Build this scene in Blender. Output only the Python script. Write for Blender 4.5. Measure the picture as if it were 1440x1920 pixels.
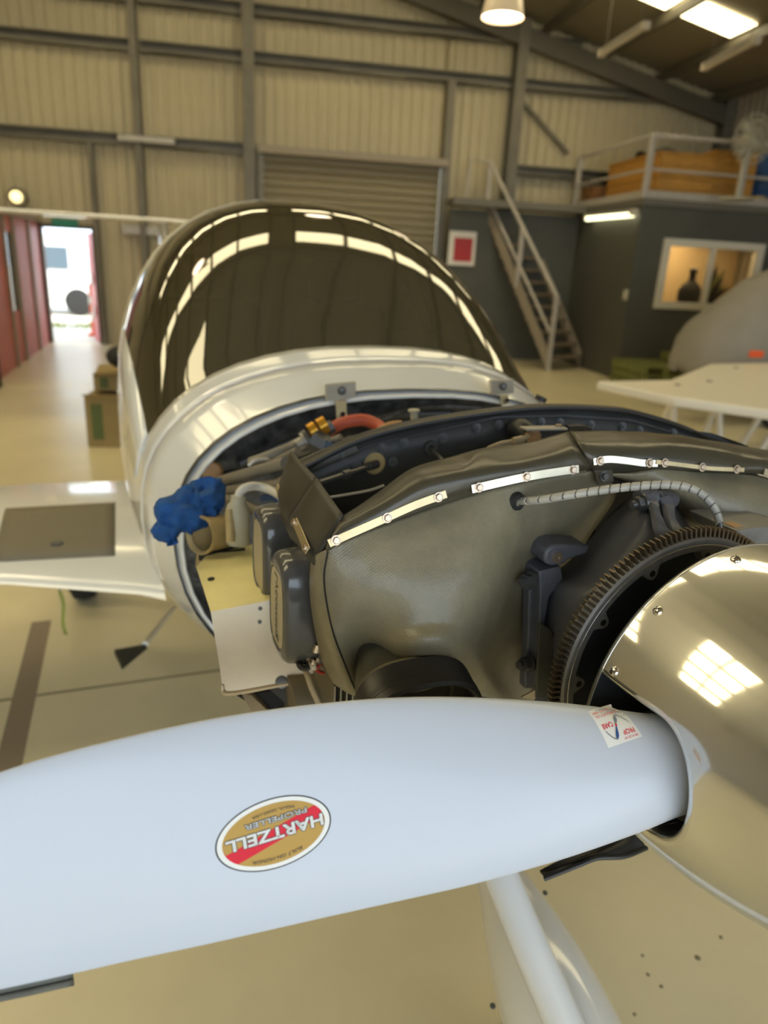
import bpy, bmesh, math, random
from mathutils import Vector, Matrix, noise
for o in list(bpy.data.objects): bpy.data.objects.remove(o)
SC = bpy.context.scene; COL = SC.collection; R = math.radians; PI = math.pi
V = Vector
# ------------------------------------------------------------------ camera
H = 1.68; FPX = 1332.0
YAW, PITCH, ROLL = R(10.4), R(19.2), R(-3.0)
def _cam():
    F = V((math.sin(YAW)*math.cos(PITCH), math.cos(YAW)*math.cos(PITCH), -math.sin(PITCH)))
    Rt = V((math.cos(YAW), -math.sin(YAW), 0)); U = Rt.cross(F)
    c, s = math.cos(ROLL), math.sin(ROLL)
    return c*Rt - s*U, s*Rt + c*U, F
CR, CU, CF = _cam(); CO = V((0, 0, H))
cam = bpy.data.cameras.new('camera'); co = bpy.data.objects.new('camera', cam); COL.objects.link(co)
co.matrix_world = Matrix(((CR.x, CU.x, -CF.x, 0), (CR.y, CU.y, -CF.y, 0), (CR.z, CU.z, -CF.z, H), (0, 0, 0, 1)))
cam.sensor_fit = 'VERTICAL'; cam.sensor_height = 36; cam.sensor_width = 27; cam.lens = FPX/1920*36
cam.clip_start = .02; cam.clip_end = 300
cam.dof.use_dof = True; cam.dof.focus_distance = .80; cam.dof.aperture_fstop = 3.9
SC.camera = co
# ------------------------------------------------------------------ world, sun, exposure
SC.view_settings.view_transform = 'Standard'; SC.view_settings.look = 'None'
SC.view_settings.gamma = 1; SC.view_settings.use_curve_mapping = False
SC.view_settings.exposure = 0.32
W = bpy.data.worlds.new('overcast_sky'); SC.world = W; W.use_nodes = True
W.node_tree.nodes['Background'].inputs[0].default_value = (.74, .87, 1.0, 1)
W.node_tree.nodes['Background'].inputs[1].default_value = 2.9
sl = bpy.data.lights.new('sun', 'SUN'); sl.energy = 8.0; sl.angle = R(3); sl.color = (1, .95, .86)
so = bpy.data.objects.new('sun', sl); COL.objects.link(so)
so.rotation_euler = V((-.25, .50, -.87)).to_track_quat('-Z', 'Y').to_euler()
pl = bpy.data.lights.new('door_portal', 'AREA'); pl.shape = 'RECTANGLE'; pl.size = 12.4; pl.size_y = 4.5
pl.cycles.is_portal = True
po = bpy.data.objects.new('door_portal', pl); COL.objects.link(po)
po.location = (2.75, -5.95, 2.3); po.rotation_euler = (R(90), 0, 0)      # faces +Y, into the hangar
# ------------------------------------------------------------------ pixel rays and the airplane frame
def ray(px, py): return CF + CR*((px-720)/FPX) - CU*((py-960)/FPX)
def onY(px, py, y): d = ray(px, py); return CO + d*(y/d.y)
def onZ(px, py, z): d = ray(px, py); return CO + d*((z-H)/d.z)
def onX(px, py, x): d = ray(px, py); return CO + d*(x/d.x)
def at(px, py, dep): return CO + ray(px, py)*dep
HD = R(12); AO = V((.542, .757, 0)); CZ = 1.197        # heading, foot of the ring gear, crank height
AL = V((math.cos(HD), math.sin(HD), 0)); AA = V((-math.sin(HD), math.cos(HD), 0))
def loc(p): q = p - AO; return V((q.dot(AL), q.dot(AA), q.z))
def S(px, py, s):                                      # point of the ray at station s, airplane frame
    d = ray(px, py); return loc(CO + d*(((AO-CO).dot(AA)+s)/d.dot(AA)))
def Uu(px, py, u):
    d = ray(px, py); return loc(CO + d*(((AO-CO).dot(AL)+u)/d.dot(AL)))
def Zz(px, py, z): return loc(onZ(px, py, z))
def onpl(px, py, p0, n):                               # point of the ray on a plane, airplane frame
    d = ray(px, py); dl = V((d.dot(AL), d.dot(AA), d.z)); cl = loc(CO); return cl+dl*((p0-cl).dot(n)/dl.dot(n))
# ------------------------------------------------------------------ materials
MATS = {}
def mat(name, col, rough=.5, metal=0, var=0, vscale=8, bump=0, bscale=60, spec=.5, emit=None, coat=0, dirt=None, stretch=None, bdist=.002):
    if name in MATS: return MATS[name]
    m = bpy.data.materials.new(name); m.use_nodes = True; nt = m.node_tree; N = nt.nodes; Lk = nt.links
    b = N['Principled BSDF']; b.inputs['Base Color'].default_value = (*col, 1)
    b.inputs['Roughness'].default_value = rough; b.inputs['Metallic'].default_value = metal
    b.inputs['Specular IOR Level'].default_value = spec; b.inputs['Coat Weight'].default_value = coat
    if emit: b.inputs['Emission Color'].default_value = (*emit[0], 1); b.inputs['Emission Strength'].default_value = emit[1]
    tc = N.new('ShaderNodeTexCoord'); src = tc.outputs['Object']
    if stretch:
        mp = N.new('ShaderNodeMapping'); mp.inputs['Scale'].default_value = stretch; Lk.new(src, mp.inputs[0]); src = mp.outputs[0]
    if var or dirt:
        n = N.new('ShaderNodeTexNoise'); n.inputs['Scale'].default_value = vscale; n.inputs['Detail'].default_value = 6; n.inputs['Roughness'].default_value = .6
        Lk.new(src, n.inputs['Vector'])
        cr = N.new('ShaderNodeValToRGB'); cr.color_ramp.elements[0].position = .32; cr.color_ramp.elements[1].position = .68
        lo = dirt if dirt else tuple(c*(1-var) for c in col); hi = tuple(min(1, c*(1+var)) for c in col)
        cr.color_ramp.elements[0].color = (*lo, 1); cr.color_ramp.elements[1].color = (*hi, 1)
        Lk.new(n.outputs['Fac'], cr.inputs[0]); Lk.new(cr.outputs[0], b.inputs['Base Color'])
        mr = N.new('ShaderNodeMapRange'); mr.inputs['To Min'].default_value = max(.02, rough*.82); mr.inputs['To Max'].default_value = min(1, rough*1.2)
        Lk.new(n.outputs['Fac'], mr.inputs[0]); Lk.new(mr.outputs[0], b.inputs['Roughness'])
    if bump:
        n2 = N.new('ShaderNodeTexNoise'); n2.inputs['Scale'].default_value = bscale; n2.inputs['Detail'].default_value = 4; Lk.new(src, n2.inputs['Vector'])
        bp = N.new('ShaderNodeBump'); bp.inputs['Strength'].default_value = bump; bp.inputs['Distance'].default_value = bdist
        Lk.new(n2.outputs['Fac'], bp.inputs['Height']); Lk.new(bp.outputs[0], b.inputs['Normal'])
    MATS[name] = m; return m
def weave(m, scale=2300, strength=.24):                 # crossed fine threads on top of the noise bump
    nt = m.node_tree; N = nt.nodes; Lk = nt.links; b = N['Principled BSDF']; tc = N.new('ShaderNodeTexCoord')
    hs = []
    for rot in ((0, R(35), 0), (0, R(-55), 0)):
        mp = N.new('ShaderNodeMapping'); mp.inputs['Rotation'].default_value = rot; Lk.new(tc.outputs['Object'], mp.inputs[0])
        w = N.new('ShaderNodeTexWave'); w.inputs['Scale'].default_value = scale/20; w.inputs['Distortion'].default_value = .6; w.inputs['Detail'].default_value = 1
        Lk.new(mp.outputs[0], w.inputs['Vector']); hs.append(w)
    a = N.new('ShaderNodeMath'); a.operation = 'ADD'; Lk.new(hs[0].outputs['Fac'], a.inputs[0]); Lk.new(hs[1].outputs['Fac'], a.inputs[1])
    bp = N.new('ShaderNodeBump'); bp.inputs['Strength'].default_value = strength; bp.inputs['Distance'].default_value = .0006
    Lk.new(a.outputs[0], bp.inputs['Height'])
    old = b.inputs['Normal'].links
    if old: Lk.new(old[0].from_socket, bp.inputs['Normal'])
    Lk.new(bp.outputs[0], b.inputs['Normal'])
    return m
mat('floor_paint', (.66, .59, .39), .33, var=.10, vscale=.9, bump=.05, bscale=14)
mat('stripe_brown', (.26, .20, .14), .45)
mat('joint', (.20, .17, .10), .6)
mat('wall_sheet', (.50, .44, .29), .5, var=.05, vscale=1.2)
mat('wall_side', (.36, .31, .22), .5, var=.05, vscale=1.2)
mat('joint_grey', (.30, .28, .34), .4)
mat('girt', (.17, .155, .12), .5, metal=.3, var=.15, vscale=3)
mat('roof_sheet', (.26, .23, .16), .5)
mat('rafter', (.10, .09, .065), .5)
mat('skylight', (.9, .8, .5), .6, emit=((1, .85, .50), 5.5))
mat('slat', (.23, .195, .12), .45)
mat('office_wall', (.085, .085, .07), .6, var=.08, vscale=2)
mat('white_frame', (.72, .68, .58), .4)
mat('window_glass', (.8, .7, .5), .03)
mat('room_wall', (.70, .52, .28), .7)
mat('galv', (.42, .40, .35), .42, metal=.4, var=.1, vscale=6)
mat('rail_steel', (.46, .43, .38), .45, var=.1, vscale=6)
mat('tread', (.20, .15, .10), .7, var=.2, vscale=5)
mat('stringer', (.30, .26, .20), .55)
mat('crate_wood', (.50, .25, .045), .65, var=.22, vscale=4, stretch=(1, 6, 6))
mat('crate_dark', (.22, .10, .03), .65, var=.2, vscale=4)
mat('dark_cloth', (.02, .02, .02), .8)
mat('blue_plastic', (.02, .07, .18), .45)
mat('yellow_plastic', (.5, .34, .03), .4)
mat('lamp_glow', (1, 1, .9), .5, emit=((1, .95, .58), 2.6))
mat('lamp_warm', (1, .8, .6), .5, emit=((1, .80, .56), 9))
mat('lamp_amber', (1, .9, .6), .5, emit=((1, .80, .36), 1.6))
mat('deck_edge', (.15, .14, .115), .6)
mat('stud_grey', (.13, .135, .14), .4, metal=.4)
mat('lamp_off', (.55, .50, .40), .5)
mat('lamp_shade', (.50, .42, .30), .35, emit=((1, .75, .4), .25))
mat('red_paint', (.55, .06, .06), .45, var=.1, vscale=3)
mat('red_wall', (.50, .13, .11), .5, var=.15, vscale=2)
mat('red_sign', (.40, .02, .02), .5)
mat('sign_white', (.75, .72, .66), .5)
mat('exit_green', (.02, .22, .16), .4)
mat('orange', (.75, .10, .02), .45)
mat('van_white', (.80, .80, .80), .3, coat=.4)
mat('van_glass', (.10, .14, .18), .08)
mat('tyre', (.015, .015, .015), .75, bump=.3, bscale=80)
mat('asphalt', (.58, .54, .46), .8, var=.1, vscale=2)
mat('grass_strip', (.30, .34, .08), .9, var=.2, vscale=5)
mat('pallet_green', (.17, .18, .05), .7, var=.2, vscale=5)
mat('carton', (.30, .22, .09), .75, var=.12, vscale=5)
mat('carton_green', (.10, .13, .04), .7)
mat('cover_grey', (.26, .24, .21), .75, bump=.3, bscale=10, var=.08, vscale=3)
mat('white_paint', (.81, .83, .84), .16, coat=.5)
mat('white_satin', (.74, .70, .60), .35)
mat('navy', (.01, .012, .03), .5)
mat('frame_inner', (.62, .57, .42), .35)
mat('fuselage_lower', (.60, .54, .42), .25, coat=.4)
mat('walk_mat', (.20, .175, .125), .75, bump=.5, bscale=300)
mat('black_rubber', (.018, .018, .018), .42, var=.4, vscale=12, bump=.25, bscale=40)
mat('seal_rubber', (.042, .039, .029), .30, dirt=(.065, .056, .036), var=.3, vscale=9, bump=.35, bscale=25, bdist=.004)
mat('flap_rubber', (.045, .040, .028), .48, var=.25, vscale=14, bump=.25, bscale=30)
weave(mat('fibreglass', (.235, .205, .128), .38, dirt=(.155, .138, .095), var=.18, vscale=9, bump=.35, bscale=120, coat=.15))
mat('fibre_dark', (.060, .057, .042), .5, var=.25, vscale=12, bump=.3, bscale=90)
mat('baffle_black', (.036, .037, .036), .42, var=.3, vscale=10, bump=.2, bscale=30)
mat('strip_bright', (.78, .74, .60), .30, metal=.9, var=.05, vscale=30)
mat('strip_tan', (.55, .46, .28), .36, metal=.75, var=.14, vscale=25)
mat('bolt_steel', (.54, .44, .34), .34, metal=.9)
mat('bolt_dark', (.11, .11, .11), .38, metal=.5)
mat('case_paint', (.098, .103, .122), .40, var=.15, vscale=14, bump=.12, bscale=160)
mat('ring_steel', (.20, .193, .18), .42, metal=.1, var=.15, vscale=30)
mat('tooth_steel', (.15, .115, .075), .42, metal=.8, var=.25, vscale=60)
mat('web_black', (.030, .033, .036), .45)
mat('glint_metal', (.8, .76, .66), .25, metal=1)
mat('chrome_spinner', (.77, .765, .73), .07, metal=1, bump=.03, bscale=6, stretch=(1, 1, 1), bdist=.004)
def hazed(name, rough, amount):                        # polished metal with a second, softer lobe from fine brushing
    nt = MATS[name].node_tree; N = nt.nodes; b = N['Principled BSDF']; g = N.new('ShaderNodeBsdfAnisotropic'); g.inputs['Roughness'].default_value = rough; g.inputs[0].default_value = b.inputs['Base Color'].default_value
    mx = N.new('ShaderNodeMixShader'); mx.inputs[0].default_value = amount; nt.links.new(b.outputs[0], mx.inputs[1]); nt.links.new(g.outputs[0], mx.inputs[2]); nt.links.new(mx.outputs[0], N['Material Output'].inputs[0])
hazed('chrome_spinner', .40, .33)
mat('screw_steel', (.75, .72, .66), .16, metal=1)
mat('void_black', (.004, .004, .004), .6)
mat('blade_paint', (.57, .62, .72), .36, metal=.0, coat=.12, bump=.02, bscale=300)
mat('blade_edge', (.10, .10, .08), .55, var=.3, vscale=40)
mat('sticker_white', (.86, .86, .84), .35, spec=.2)
mat('sticker_dark', (.05, .055, .06), .4, spec=.2)
mat('sticker_gold', (.52, .32, .075), .4, spec=.2)
mat('sticker_red', (.72, .012, .035), .38, spec=.2)
mat('sticker_blue', (.04, .10, .30), .4, spec=.2)
mat('sticker_grey', (.22, .25, .29), .4, spec=.2)
mat('valve_grey', (.085, .085, .085), .22, coat=.5, var=.1, vscale=12)
mat('valve_label', (.42, .37, .26), .4)
mat('lit_cream', (.95, .85, .42), .38, metal=.1, var=.08, vscale=10)
mat('tan_metal', (.52, .43, .30), .34, metal=.65, var=.10, vscale=9, bump=.1, bscale=30)
mat('tube_grey', (.24, .22, .18), .45)
mat('hose_orange', (.52, .10, .05), .5, bump=.3, bscale=120)
mat('hose_tan', (.42, .24, .10), .55)
mat('wire_white', (.70, .68, .62), .4)
mat('wire_tan', (.38, .31, .20), .45)
mat('wire_black', (.02, .02, .02), .4)
mat('wire_red', (.35, .03, .02), .4)
mat('spiral_grey', (.42, .40, .35), .38, var=.1, vscale=60)
mat('fitting_gold', (.72, .36, .04), .3, metal=.7)
mat('fitting_blue', (.12, .20, .40), .3, metal=.6)
mat('rag_blue', (.012, .085, .30), .85, var=.25, vscale=20, bump=.6, bscale=160)
mat('paper_tan', (.46, .35, .16), .6, var=.12, vscale=20)
mat('plastic_cream', (.46, .44, .34), .5)
mat('firewall', (.10, .10, .098), .35, metal=.6, dirt=(.03, .03, .032), var=.3, vscale=22, bump=.6, bscale=18, bdist=.01)
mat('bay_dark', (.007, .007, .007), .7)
mat('fin_alu', (.26, .23, .17), .45, metal=.6)
mat('cockpit_dark', (.018, .017, .014), .7)
mat('seat_fabric', (.05, .045, .035), .8)
def glassy(name, tint, gloss_rough=.03, ior=1.5, veil=None, amount=0):      # thin tinted pane: transparent tint under a Fresnel reflection
    m = bpy.data.materials.new(name); m.use_nodes = True; nt = m.node_tree; N = nt.nodes; Lk = nt.links
    N.remove(N['Principled BSDF'])
    t = N.new('ShaderNodeBsdfTransparent'); t.inputs[0].default_value = (*tint, 1)
    g = N.new('ShaderNodeBsdfGlossy'); g.inputs['Roughness'].default_value = gloss_rough; g.inputs[0].default_value = (1, 1, 1, 1)
    fr = N.new('ShaderNodeFresnel'); fr.inputs[0].default_value = ior
    if veil:                                           # even diffuse tone put in for light reflected and scattered by the glass
        df = N.new('ShaderNodeBsdfDiffuse'); df.inputs[0].default_value = (*veil, 1); m2 = N.new('ShaderNodeMixShader'); m2.inputs[0].default_value = amount
        Lk.new(t.outputs[0], m2.inputs[1]); Lk.new(df.outputs[0], m2.inputs[2]); t = m2
    mx = N.new('ShaderNodeMixShader'); Lk.new(fr.outputs[0], mx.inputs[0]); Lk.new(t.outputs[0], mx.inputs[1]); Lk.new(g.outputs[0], mx.inputs[2])
    Lk.new(mx.outputs[0], N['Material Output'].inputs[0]); MATS[name] = m; return m
glassy('canopy_tint', (.26, .22, .13), .02, 2.0, (.20, .165, .085), .27)
glassy('pane_glass', (.85, .82, .72), .02, 1.45)
# ------------------------------------------------------------------ mesh helpers
def cat(pts, k, closed=False):                         # Catmull-Rom through pts
    n = len(pts); out = []
    for i in range(n if closed else n-1):
        if closed: p0, p1, p2, p3 = pts[(i-1) % n], pts[i], pts[(i+1) % n], pts[(i+2) % n]
        else:
            p1, p2 = pts[i], pts[i+1]
            p0 = pts[i-1] if i else p1*2-p2; p3 = pts[i+2] if i+2 < n else p2*2-p1
        for j in range(k):
            t = j/k
            out.append(.5*((2*p1)+(p2-p0)*t+(2*p0-5*p1+4*p2-p3)*t*t+(3*p1-p0-3*p2+p3)*t**3))
    if not closed: out.append(pts[-1].copy())
    return out
def frame(d):
    d = d.normalized(); a = V((0, 0, 1)) if abs(d.z) < .9 else V((1, 0, 0))
    x = a.cross(d).normalized(); return x, d.cross(x), d
class MB:
    def __init__(s): s.v = []; s.f = []; s.m = []
    def add(s, vs, fs, mi=0):
        o = len(s.v); s.v += [V(v) for v in vs]; s.f += [tuple(i+o for i in f) for f in fs]; s.m += [mi]*len(fs); return s
    def box(s, c, size, rot=None, mi=0):
        hx, hy, hz = size[0]/2, size[1]/2, size[2]/2; c = V(c)
        vs = [V((x*hx, y*hy, z*hz)) for z in (-1, 1) for y in (-1, 1) for x in (-1, 1)]
        if rot: vs = [rot @ v for v in vs]
        return s.add([c+v for v in vs], [(0, 2, 3, 1), (4, 5, 7, 6), (0, 1, 5, 4), (2, 6, 7, 3), (0, 4, 6, 2), (1, 3, 7, 5)], mi)
    def bb(s, a, b, mi=0):
        a, b = V(a), V(b); return s.box((a+b)/2, [abs(q) for q in (b-a)], None, mi)
    def bar(s, p, q, w, t, mi=0):                      # rectangular bar p->q
        p, q = V(p), V(q); x, y, d = frame(q-p)
        return s.box((p+q)/2, (w, t, (q-p).length), Matrix((x, y, d)).transposed(), mi)
    def tube(s, pts, r, n=12, caps=True, mi=0, closed=False):
        pts = [V(p) for p in pts]; m = len(pts); rs = r if isinstance(r, (list, tuple)) else [r]*m
        vs = []; px = None
        for i, p in enumerate(pts):
            d = (pts[min(i+1, m-1)]-pts[max(i-1, 0)]) if not closed else pts[(i+1) % m]-pts[i-1]
            d.normalize()
            if px is None: px = frame(d)[0]
            px = (px-d*px.dot(d)).normalized(); y = d.cross(px)
            vs += [p+(px*math.cos(2*PI*j/n)+y*math.sin(2*PI*j/n))*rs[i] for j in range(n)]
        fs = [(i*n+j, i*n+(j+1) % n, ((i+1) % m)*n+(j+1) % n, ((i+1) % m)*n+j) for i in range(m if closed else m-1) for j in range(n)]
        if caps and not closed: fs += [tuple(range(n))[::-1], tuple((m-1)*n+j for j in range(n))]
        return s.add(vs, fs, mi)
    def cyl(s, p, q, r, r2=None, n=24, mi=0, caps=True): return s.tube([p, q], [r, r if r2 is None else r2], n, caps, mi)
    def grid(s, rows, cu=False, cv=False, mi=0):
        a, b = len(rows), len(rows[0])
        fs = [(i*b+j, i*b+(j+1) % b, ((i+1) % a)*b+(j+1) % b, ((i+1) % a)*b+j) for i in range(a if cu else a-1) for j in range(b if cv else b-1)]
        return s.add([p for r in rows for p in r], fs, mi)
    def lathe(s, prof, c, ax=(0, 1, 0), n=48, mi=0, a0=0, a1=2*PI):   # prof: (radius, along axis)
        c = V(c); x, y, d = frame(V(ax)); full = abs(a1-a0-2*PI) < 1e-6
        m = n if full else n+1
        return s.grid([[c+d*h+(x*math.cos(a0+(a1-a0)*j/n)+y*math.sin(a0+(a1-a0)*j/n))*r for j in range(m)] for r, h in prof], cv=full, mi=mi)
    def prism(s, poly, vec, mi=0):
        n = len(poly); poly = [V(p) for p in poly]; vec = V(vec)
        return s.add(poly+[p+vec for p in poly], [tuple(range(n))[::-1], tuple(range(n, 2*n))]+[(i, (i+1) % n, n+(i+1) % n, n+i) for i in range(n)], mi)
    def build(s, name, m, parent=None, smooth=35, bevel=0, solid=0, seg=2, sub=0, soff=-1):
        me = bpy.data.meshes.new(name); me.from_pydata(s.v, [], s.f)
        for mm in (m if isinstance(m, (list, tuple)) else [m]): me.materials.append(MATS[mm])
        me.polygons.foreach_set('material_index', s.m)
        bm = bmesh.new(); bm.from_mesh(me); bmesh.ops.remove_doubles(bm, verts=bm.verts, dist=1e-6)
        bmesh.ops.recalc_face_normals(bm, faces=bm.faces); bm.to_mesh(me); bm.free()
        if smooth:
            me.polygons.foreach_set('use_smooth', [True]*len(me.polygons)); me.set_sharp_from_angle(angle=R(smooth))
        o = bpy.data.objects.new(name, me); COL.objects.link(o)
        if parent: o.parent = parent
        if solid:
            md = o.modifiers.new('thickness', 'SOLIDIFY'); md.thickness = solid; md.offset = soff
        if bevel:
            md = o.modifiers.new('bevel', 'BEVEL'); md.width = bevel; md.segments = seg; md.limit_method = 'ANGLE'; md.angle_limit = R(40)
        if sub:
            md = o.modifiers.new('sub', 'SUBSURF'); md.levels = sub; md.render_levels = sub
        return o
def tag(o, label=None, cat_=None, group=None, kind=None):
    if label: o['label'] = label
    if cat_: o['category'] = cat_
    if group: o['group'] = group
    if kind: o['kind'] = kind
    return o
def empty(name, l, rz=0, **k):
    o = bpy.data.objects.new(name, None); COL.objects.link(o); o.location = l; o.rotation_euler = (0, 0, rz); o.empty_display_size = .1
    return tag(o, k.get('label'), k.get('cat'), k.get('group'))
def place(o, p, nrm=None, spin=0):                     # put o's +Z along nrm at p (parent frame)
    o.location = p
    if nrm is not None:
        o.rotation_mode = 'QUATERNION'; o.rotation_quaternion = V(nrm).to_track_quat('Z', 'Y') @ Matrix.Rotation(spin, 4, 'Z').to_quaternion()
    return o
def inst(name, me, parent, p, nrm=None, spin=0, sc=1):
    o = bpy.data.objects.new(name, me); COL.objects.link(o); o.parent = parent; o.scale = (sc,)*3
    return place(o, p, nrm, spin)
def proto(mb, name, m, smooth=35):                     # a mesh for sharing
    o = mb.build(name, m, smooth=smooth); me = o.data; bpy.data.objects.remove(o); return me
def gridpts(rows, k):                                  # control net -> smooth net
    rr = [cat(r, k) for r in rows]
    cols = [cat([r[j] for r in rr], k) for j in range(len(rr[0]))]
    return [[cols[j][i] for j in range(len(cols))] for i in range(len(cols[0]))]
# ================================================================== THE HANGAR
YB = 14.48; XE = 9.12; ZE = 5.02; PITCHR = .2235
def roofz(x): return ZE+PITCHR*(XE-abs(x))
def struct(o, label): o['kind'] = 'structure'; o['label'] = label; return o
def corr_wall(name, a, b, axis, off, ztop, openings=(), m='wall_sheet', d=.055, per=.19, label=''):
    xs = []; x = a
    while x < b-1e-6:
        xs += [(x, 0), (x+per*.52, 0), (x+per*.64, 1), (x+per*.88, 1)]; x += per
    xs.append((b, 0)); cuts = [q for o_ in openings for q in o_[:2]]
    mb = MB(); pts = sorted([(x, d*k) for x, k in xs if x <= b+1e-6] + [(q, 0) for q in cuts])
    for (x0, d0), (x1, d1) in zip(pts, pts[1:]):
        if x1-x0 < 1e-6: continue
        zb = 0; mid = (x0+x1)/2
        for o_ in openings:
            if o_[0] <= mid <= o_[1]: zb = o_[2]
        f = (lambda x, dd, z: (x, off-dd, z)) if axis == 'x' else (lambda x, dd, z: (off-dd if off > 0 else off+dd, x, z))
        mb.add([f(x0, d0, zb), f(x1, d1, zb), f(x1, d1, ztop(x1)+.06), f(x0, d0, ztop(x0)+.06)], [(0, 1, 2, 3)])
    return struct(mb.build(name, m, smooth=0), label)
DX0, DX1, DZ = -3.80, -2.96, 2.0; RX0, RX1, RZ = .08, 3.38, 3.47
wb = corr_wall('wall_back', -XE, XE, 'x', YB, roofz, ((DX0, DX1, DZ), (RX0, RX1, RZ)), label='cream ribbed sheet metal back wall of the hangar')
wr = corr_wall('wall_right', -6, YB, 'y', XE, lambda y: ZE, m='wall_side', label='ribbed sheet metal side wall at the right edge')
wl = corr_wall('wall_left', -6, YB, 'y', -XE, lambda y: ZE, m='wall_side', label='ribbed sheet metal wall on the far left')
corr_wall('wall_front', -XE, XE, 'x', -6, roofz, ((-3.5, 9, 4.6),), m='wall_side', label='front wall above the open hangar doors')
fl = MB(); fl.bb((-XE, -6.2, -.15), (XE, YB+.1, 0)); fl = struct(fl.build('floor', 'floor_paint', smooth=0), 'glossy olive beige painted concrete hangar floor')
def strip(name, p, q, w, m, h=.0015):
    mb = MB(); d = (V(q)-V(p)); d.z = 0; n = V((-d.y, d.x, 0)).normalized()*w/2; p, q = V(p), V(q); z = V((0, 0, h))
    mb.prism([p-n, q-n, q+n, p+n], z); return mb.build(name, m, fl, smooth=0)
a, b = onZ(78, 1165, 0), onZ(15, 1440, 0); strip('painted_line', a, a+(b-a)*1.6, .085, 'stripe_brown')
a, b = onZ(-60, 1322, 0), onZ(330, 1268, 0); strip('slab_joint', a-(b-a)*.5, b+(b-a)*3, .012, 'joint', .001)
mb = MB(); rnd = random.Random(4)
for px, py in ((1240, 1850), (1205, 1792), (1352, 1758), (1215, 1828), (1190, 1902), (1065, 1905), (1308, 1796)):
    p = onZ(px, py, 0); r = rnd.uniform(.004, .009)
    mb.lathe([(r, 0), (r*.6, .003), (.0001, .004)], p, (0, 0, 1), 7)
g = mb.build('floor_specks', 'joint', fl); g['kind'] = 'stuff'
# girts, columns, brace on the back wall
for z in (1.45, 3.49, 4.92, 5.62):
    for x0, x1 in ((-XE, -2.0), (-1.95, -.25), (-.07, 2.6), (2.6, 4.6), (4.78, XE)):
        if z < 3.4 and (x1 > DX0 and x0 < DX1 or x1 > RX0): continue
        xa, xb = x0, x1
        lim = (XE-(z+.12-ZE)/PITCHR) if z > ZE else XE
        xa, xb = max(xa, -lim), min(xb, lim)
        if z == 3.49 and xa < RX1 and xb > RX0:
            continue
        if xb > xa:
            mb = MB(); mb.bb((xa, YB-.20, z-.08), (xb, YB-.04, z-.06)); mb.bb((xa, YB-.06, z-.08), (xb, YB-.04, z+.10)); mb.bb((xa, YB-.20, z+.08), (xb, YB-.04, z+.10))
            mb.bb((xa, YB-.20, z-.08), (xb, YB-.185, z-.03)); mb.build('girt', 'girt', wb, smooth=0)
for x, w in ((-.16, .2), (4.69, .2), (-8.9, .2), (8.95, .2)):
    mb = MB(); zt = roofz(x)-.1
    mb.bb((x-w/2, YB-.36, 0), (x+w/2, YB-.345, zt)); mb.bb((x-w/2, YB-.10, 0), (x+w/2, YB-.085, zt)); mb.bb((x-.008, YB-.36, 0), (x+.008, YB-.09, zt))
    mb.build('column', 'girt', wb, smooth=0)
for x, z0, z1, w in ((3.46, 0, 4.85, .14), (.02, 0, 3.5, .09), (-2.05, 0, 6.2, .12), (-2.86, 0, 3.4, .08), (-3.92, 0, 2.1, .10)):
    mb = MB(); mb.bb((x-w/2, YB-.22, z0), (x+w/2, YB-.05, z1)); mb.build('mullion', 'girt', wb, smooth=0)
p, q = onY(975, 185, YB-.1), onY(1045, 265, YB-.1); mb = MB(); mb.bar(p, q+(q-p)*.3, .09, .06); mb.build('diagonal_brace', 'girt', wb, smooth=0)
mb = MB(); mb.bb((DX0-.06, YB-.12, DZ), (DX1+.06, YB-.03, DZ+.08)); mb.bb((DX0-.06, YB-.12, 0), (DX0, YB-.03, DZ)); mb.bb((DX1, YB-.12, 0), (DX1+.06, YB-.03, DZ))
mb.build('door_frame', 'rafter', wb, smooth=0)
# roller door
rd = struct(empty('door_1', (0, 0, 0)), 'closed olive roller shutter door behind the canopy')
mb = MB(); sw = RX1-RX0; sh = .139; N_ = 8
mb.grid([[V((x, -.03*math.sin(PI*j/N_)**.6, sh*j/N_)) for x in (-sw/2, sw/2)] for j in range(N_+1)])
sl_me = proto(mb, 'slat', 'slat')
for i in range(25): inst('slat', sl_me, rd, ((RX0+RX1)/2, YB-.03, i*sh))
mb = MB(); mb.bb((RX0-.1, YB-.30, RZ-.02), (RX1+.1, YB-.05, RZ+.10)); mb.build('shutter_box', 'stringer', rd, smooth=0)
# roof
mb = MB()
for s in (-1, 1):
    x = 0; pts = []
    mb.add([(0, -6.4, roofz(0)), (s*(XE+.3), -6.4, roofz(XE+.3)), (s*(XE+.3), YB+.3, roofz(XE+.3)), (0, YB+.3, roofz(0))], [(0, 1, 2, 3)])
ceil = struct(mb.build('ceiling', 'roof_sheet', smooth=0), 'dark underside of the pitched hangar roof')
SKY = ((11.82, .33, 0, (-1, 1)), (5.3, .48, 0, (-1, 1)), (1.80, .40, 2, (-1,)), (.85, .40, 2, (-1,)))
for yk, hw_, k0, sides in SKY:
    for s in sides:
        for k in range(k0, 6):
            x0, x1 = .45+k*1.18, .45+k*1.18+1.08
            mb = MB(); mb.prism([(s*x0, yk-hw_, roofz(x0)-.03), (s*x1, yk-hw_, roofz(x1)-.03), (s*x1, yk+hw_, roofz(x1)-.03), (s*x0, yk+hw_, roofz(x0)-.03)], (0, 0, .012))
            mb.build('skylight_panel', 'skylight', ceil, smooth=0)
for s in (-1, 1):
    for k in range(8):
        x = .38+k*1.18
        if x > XE: break
        mb = MB(); z = roofz(x)-.14; mb.bb((s*x-.03, -6, z-.08), (s*x+.03, YB-.05, z+.06)); mb.build('purlin', 'rafter', ceil, smooth=0)
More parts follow.
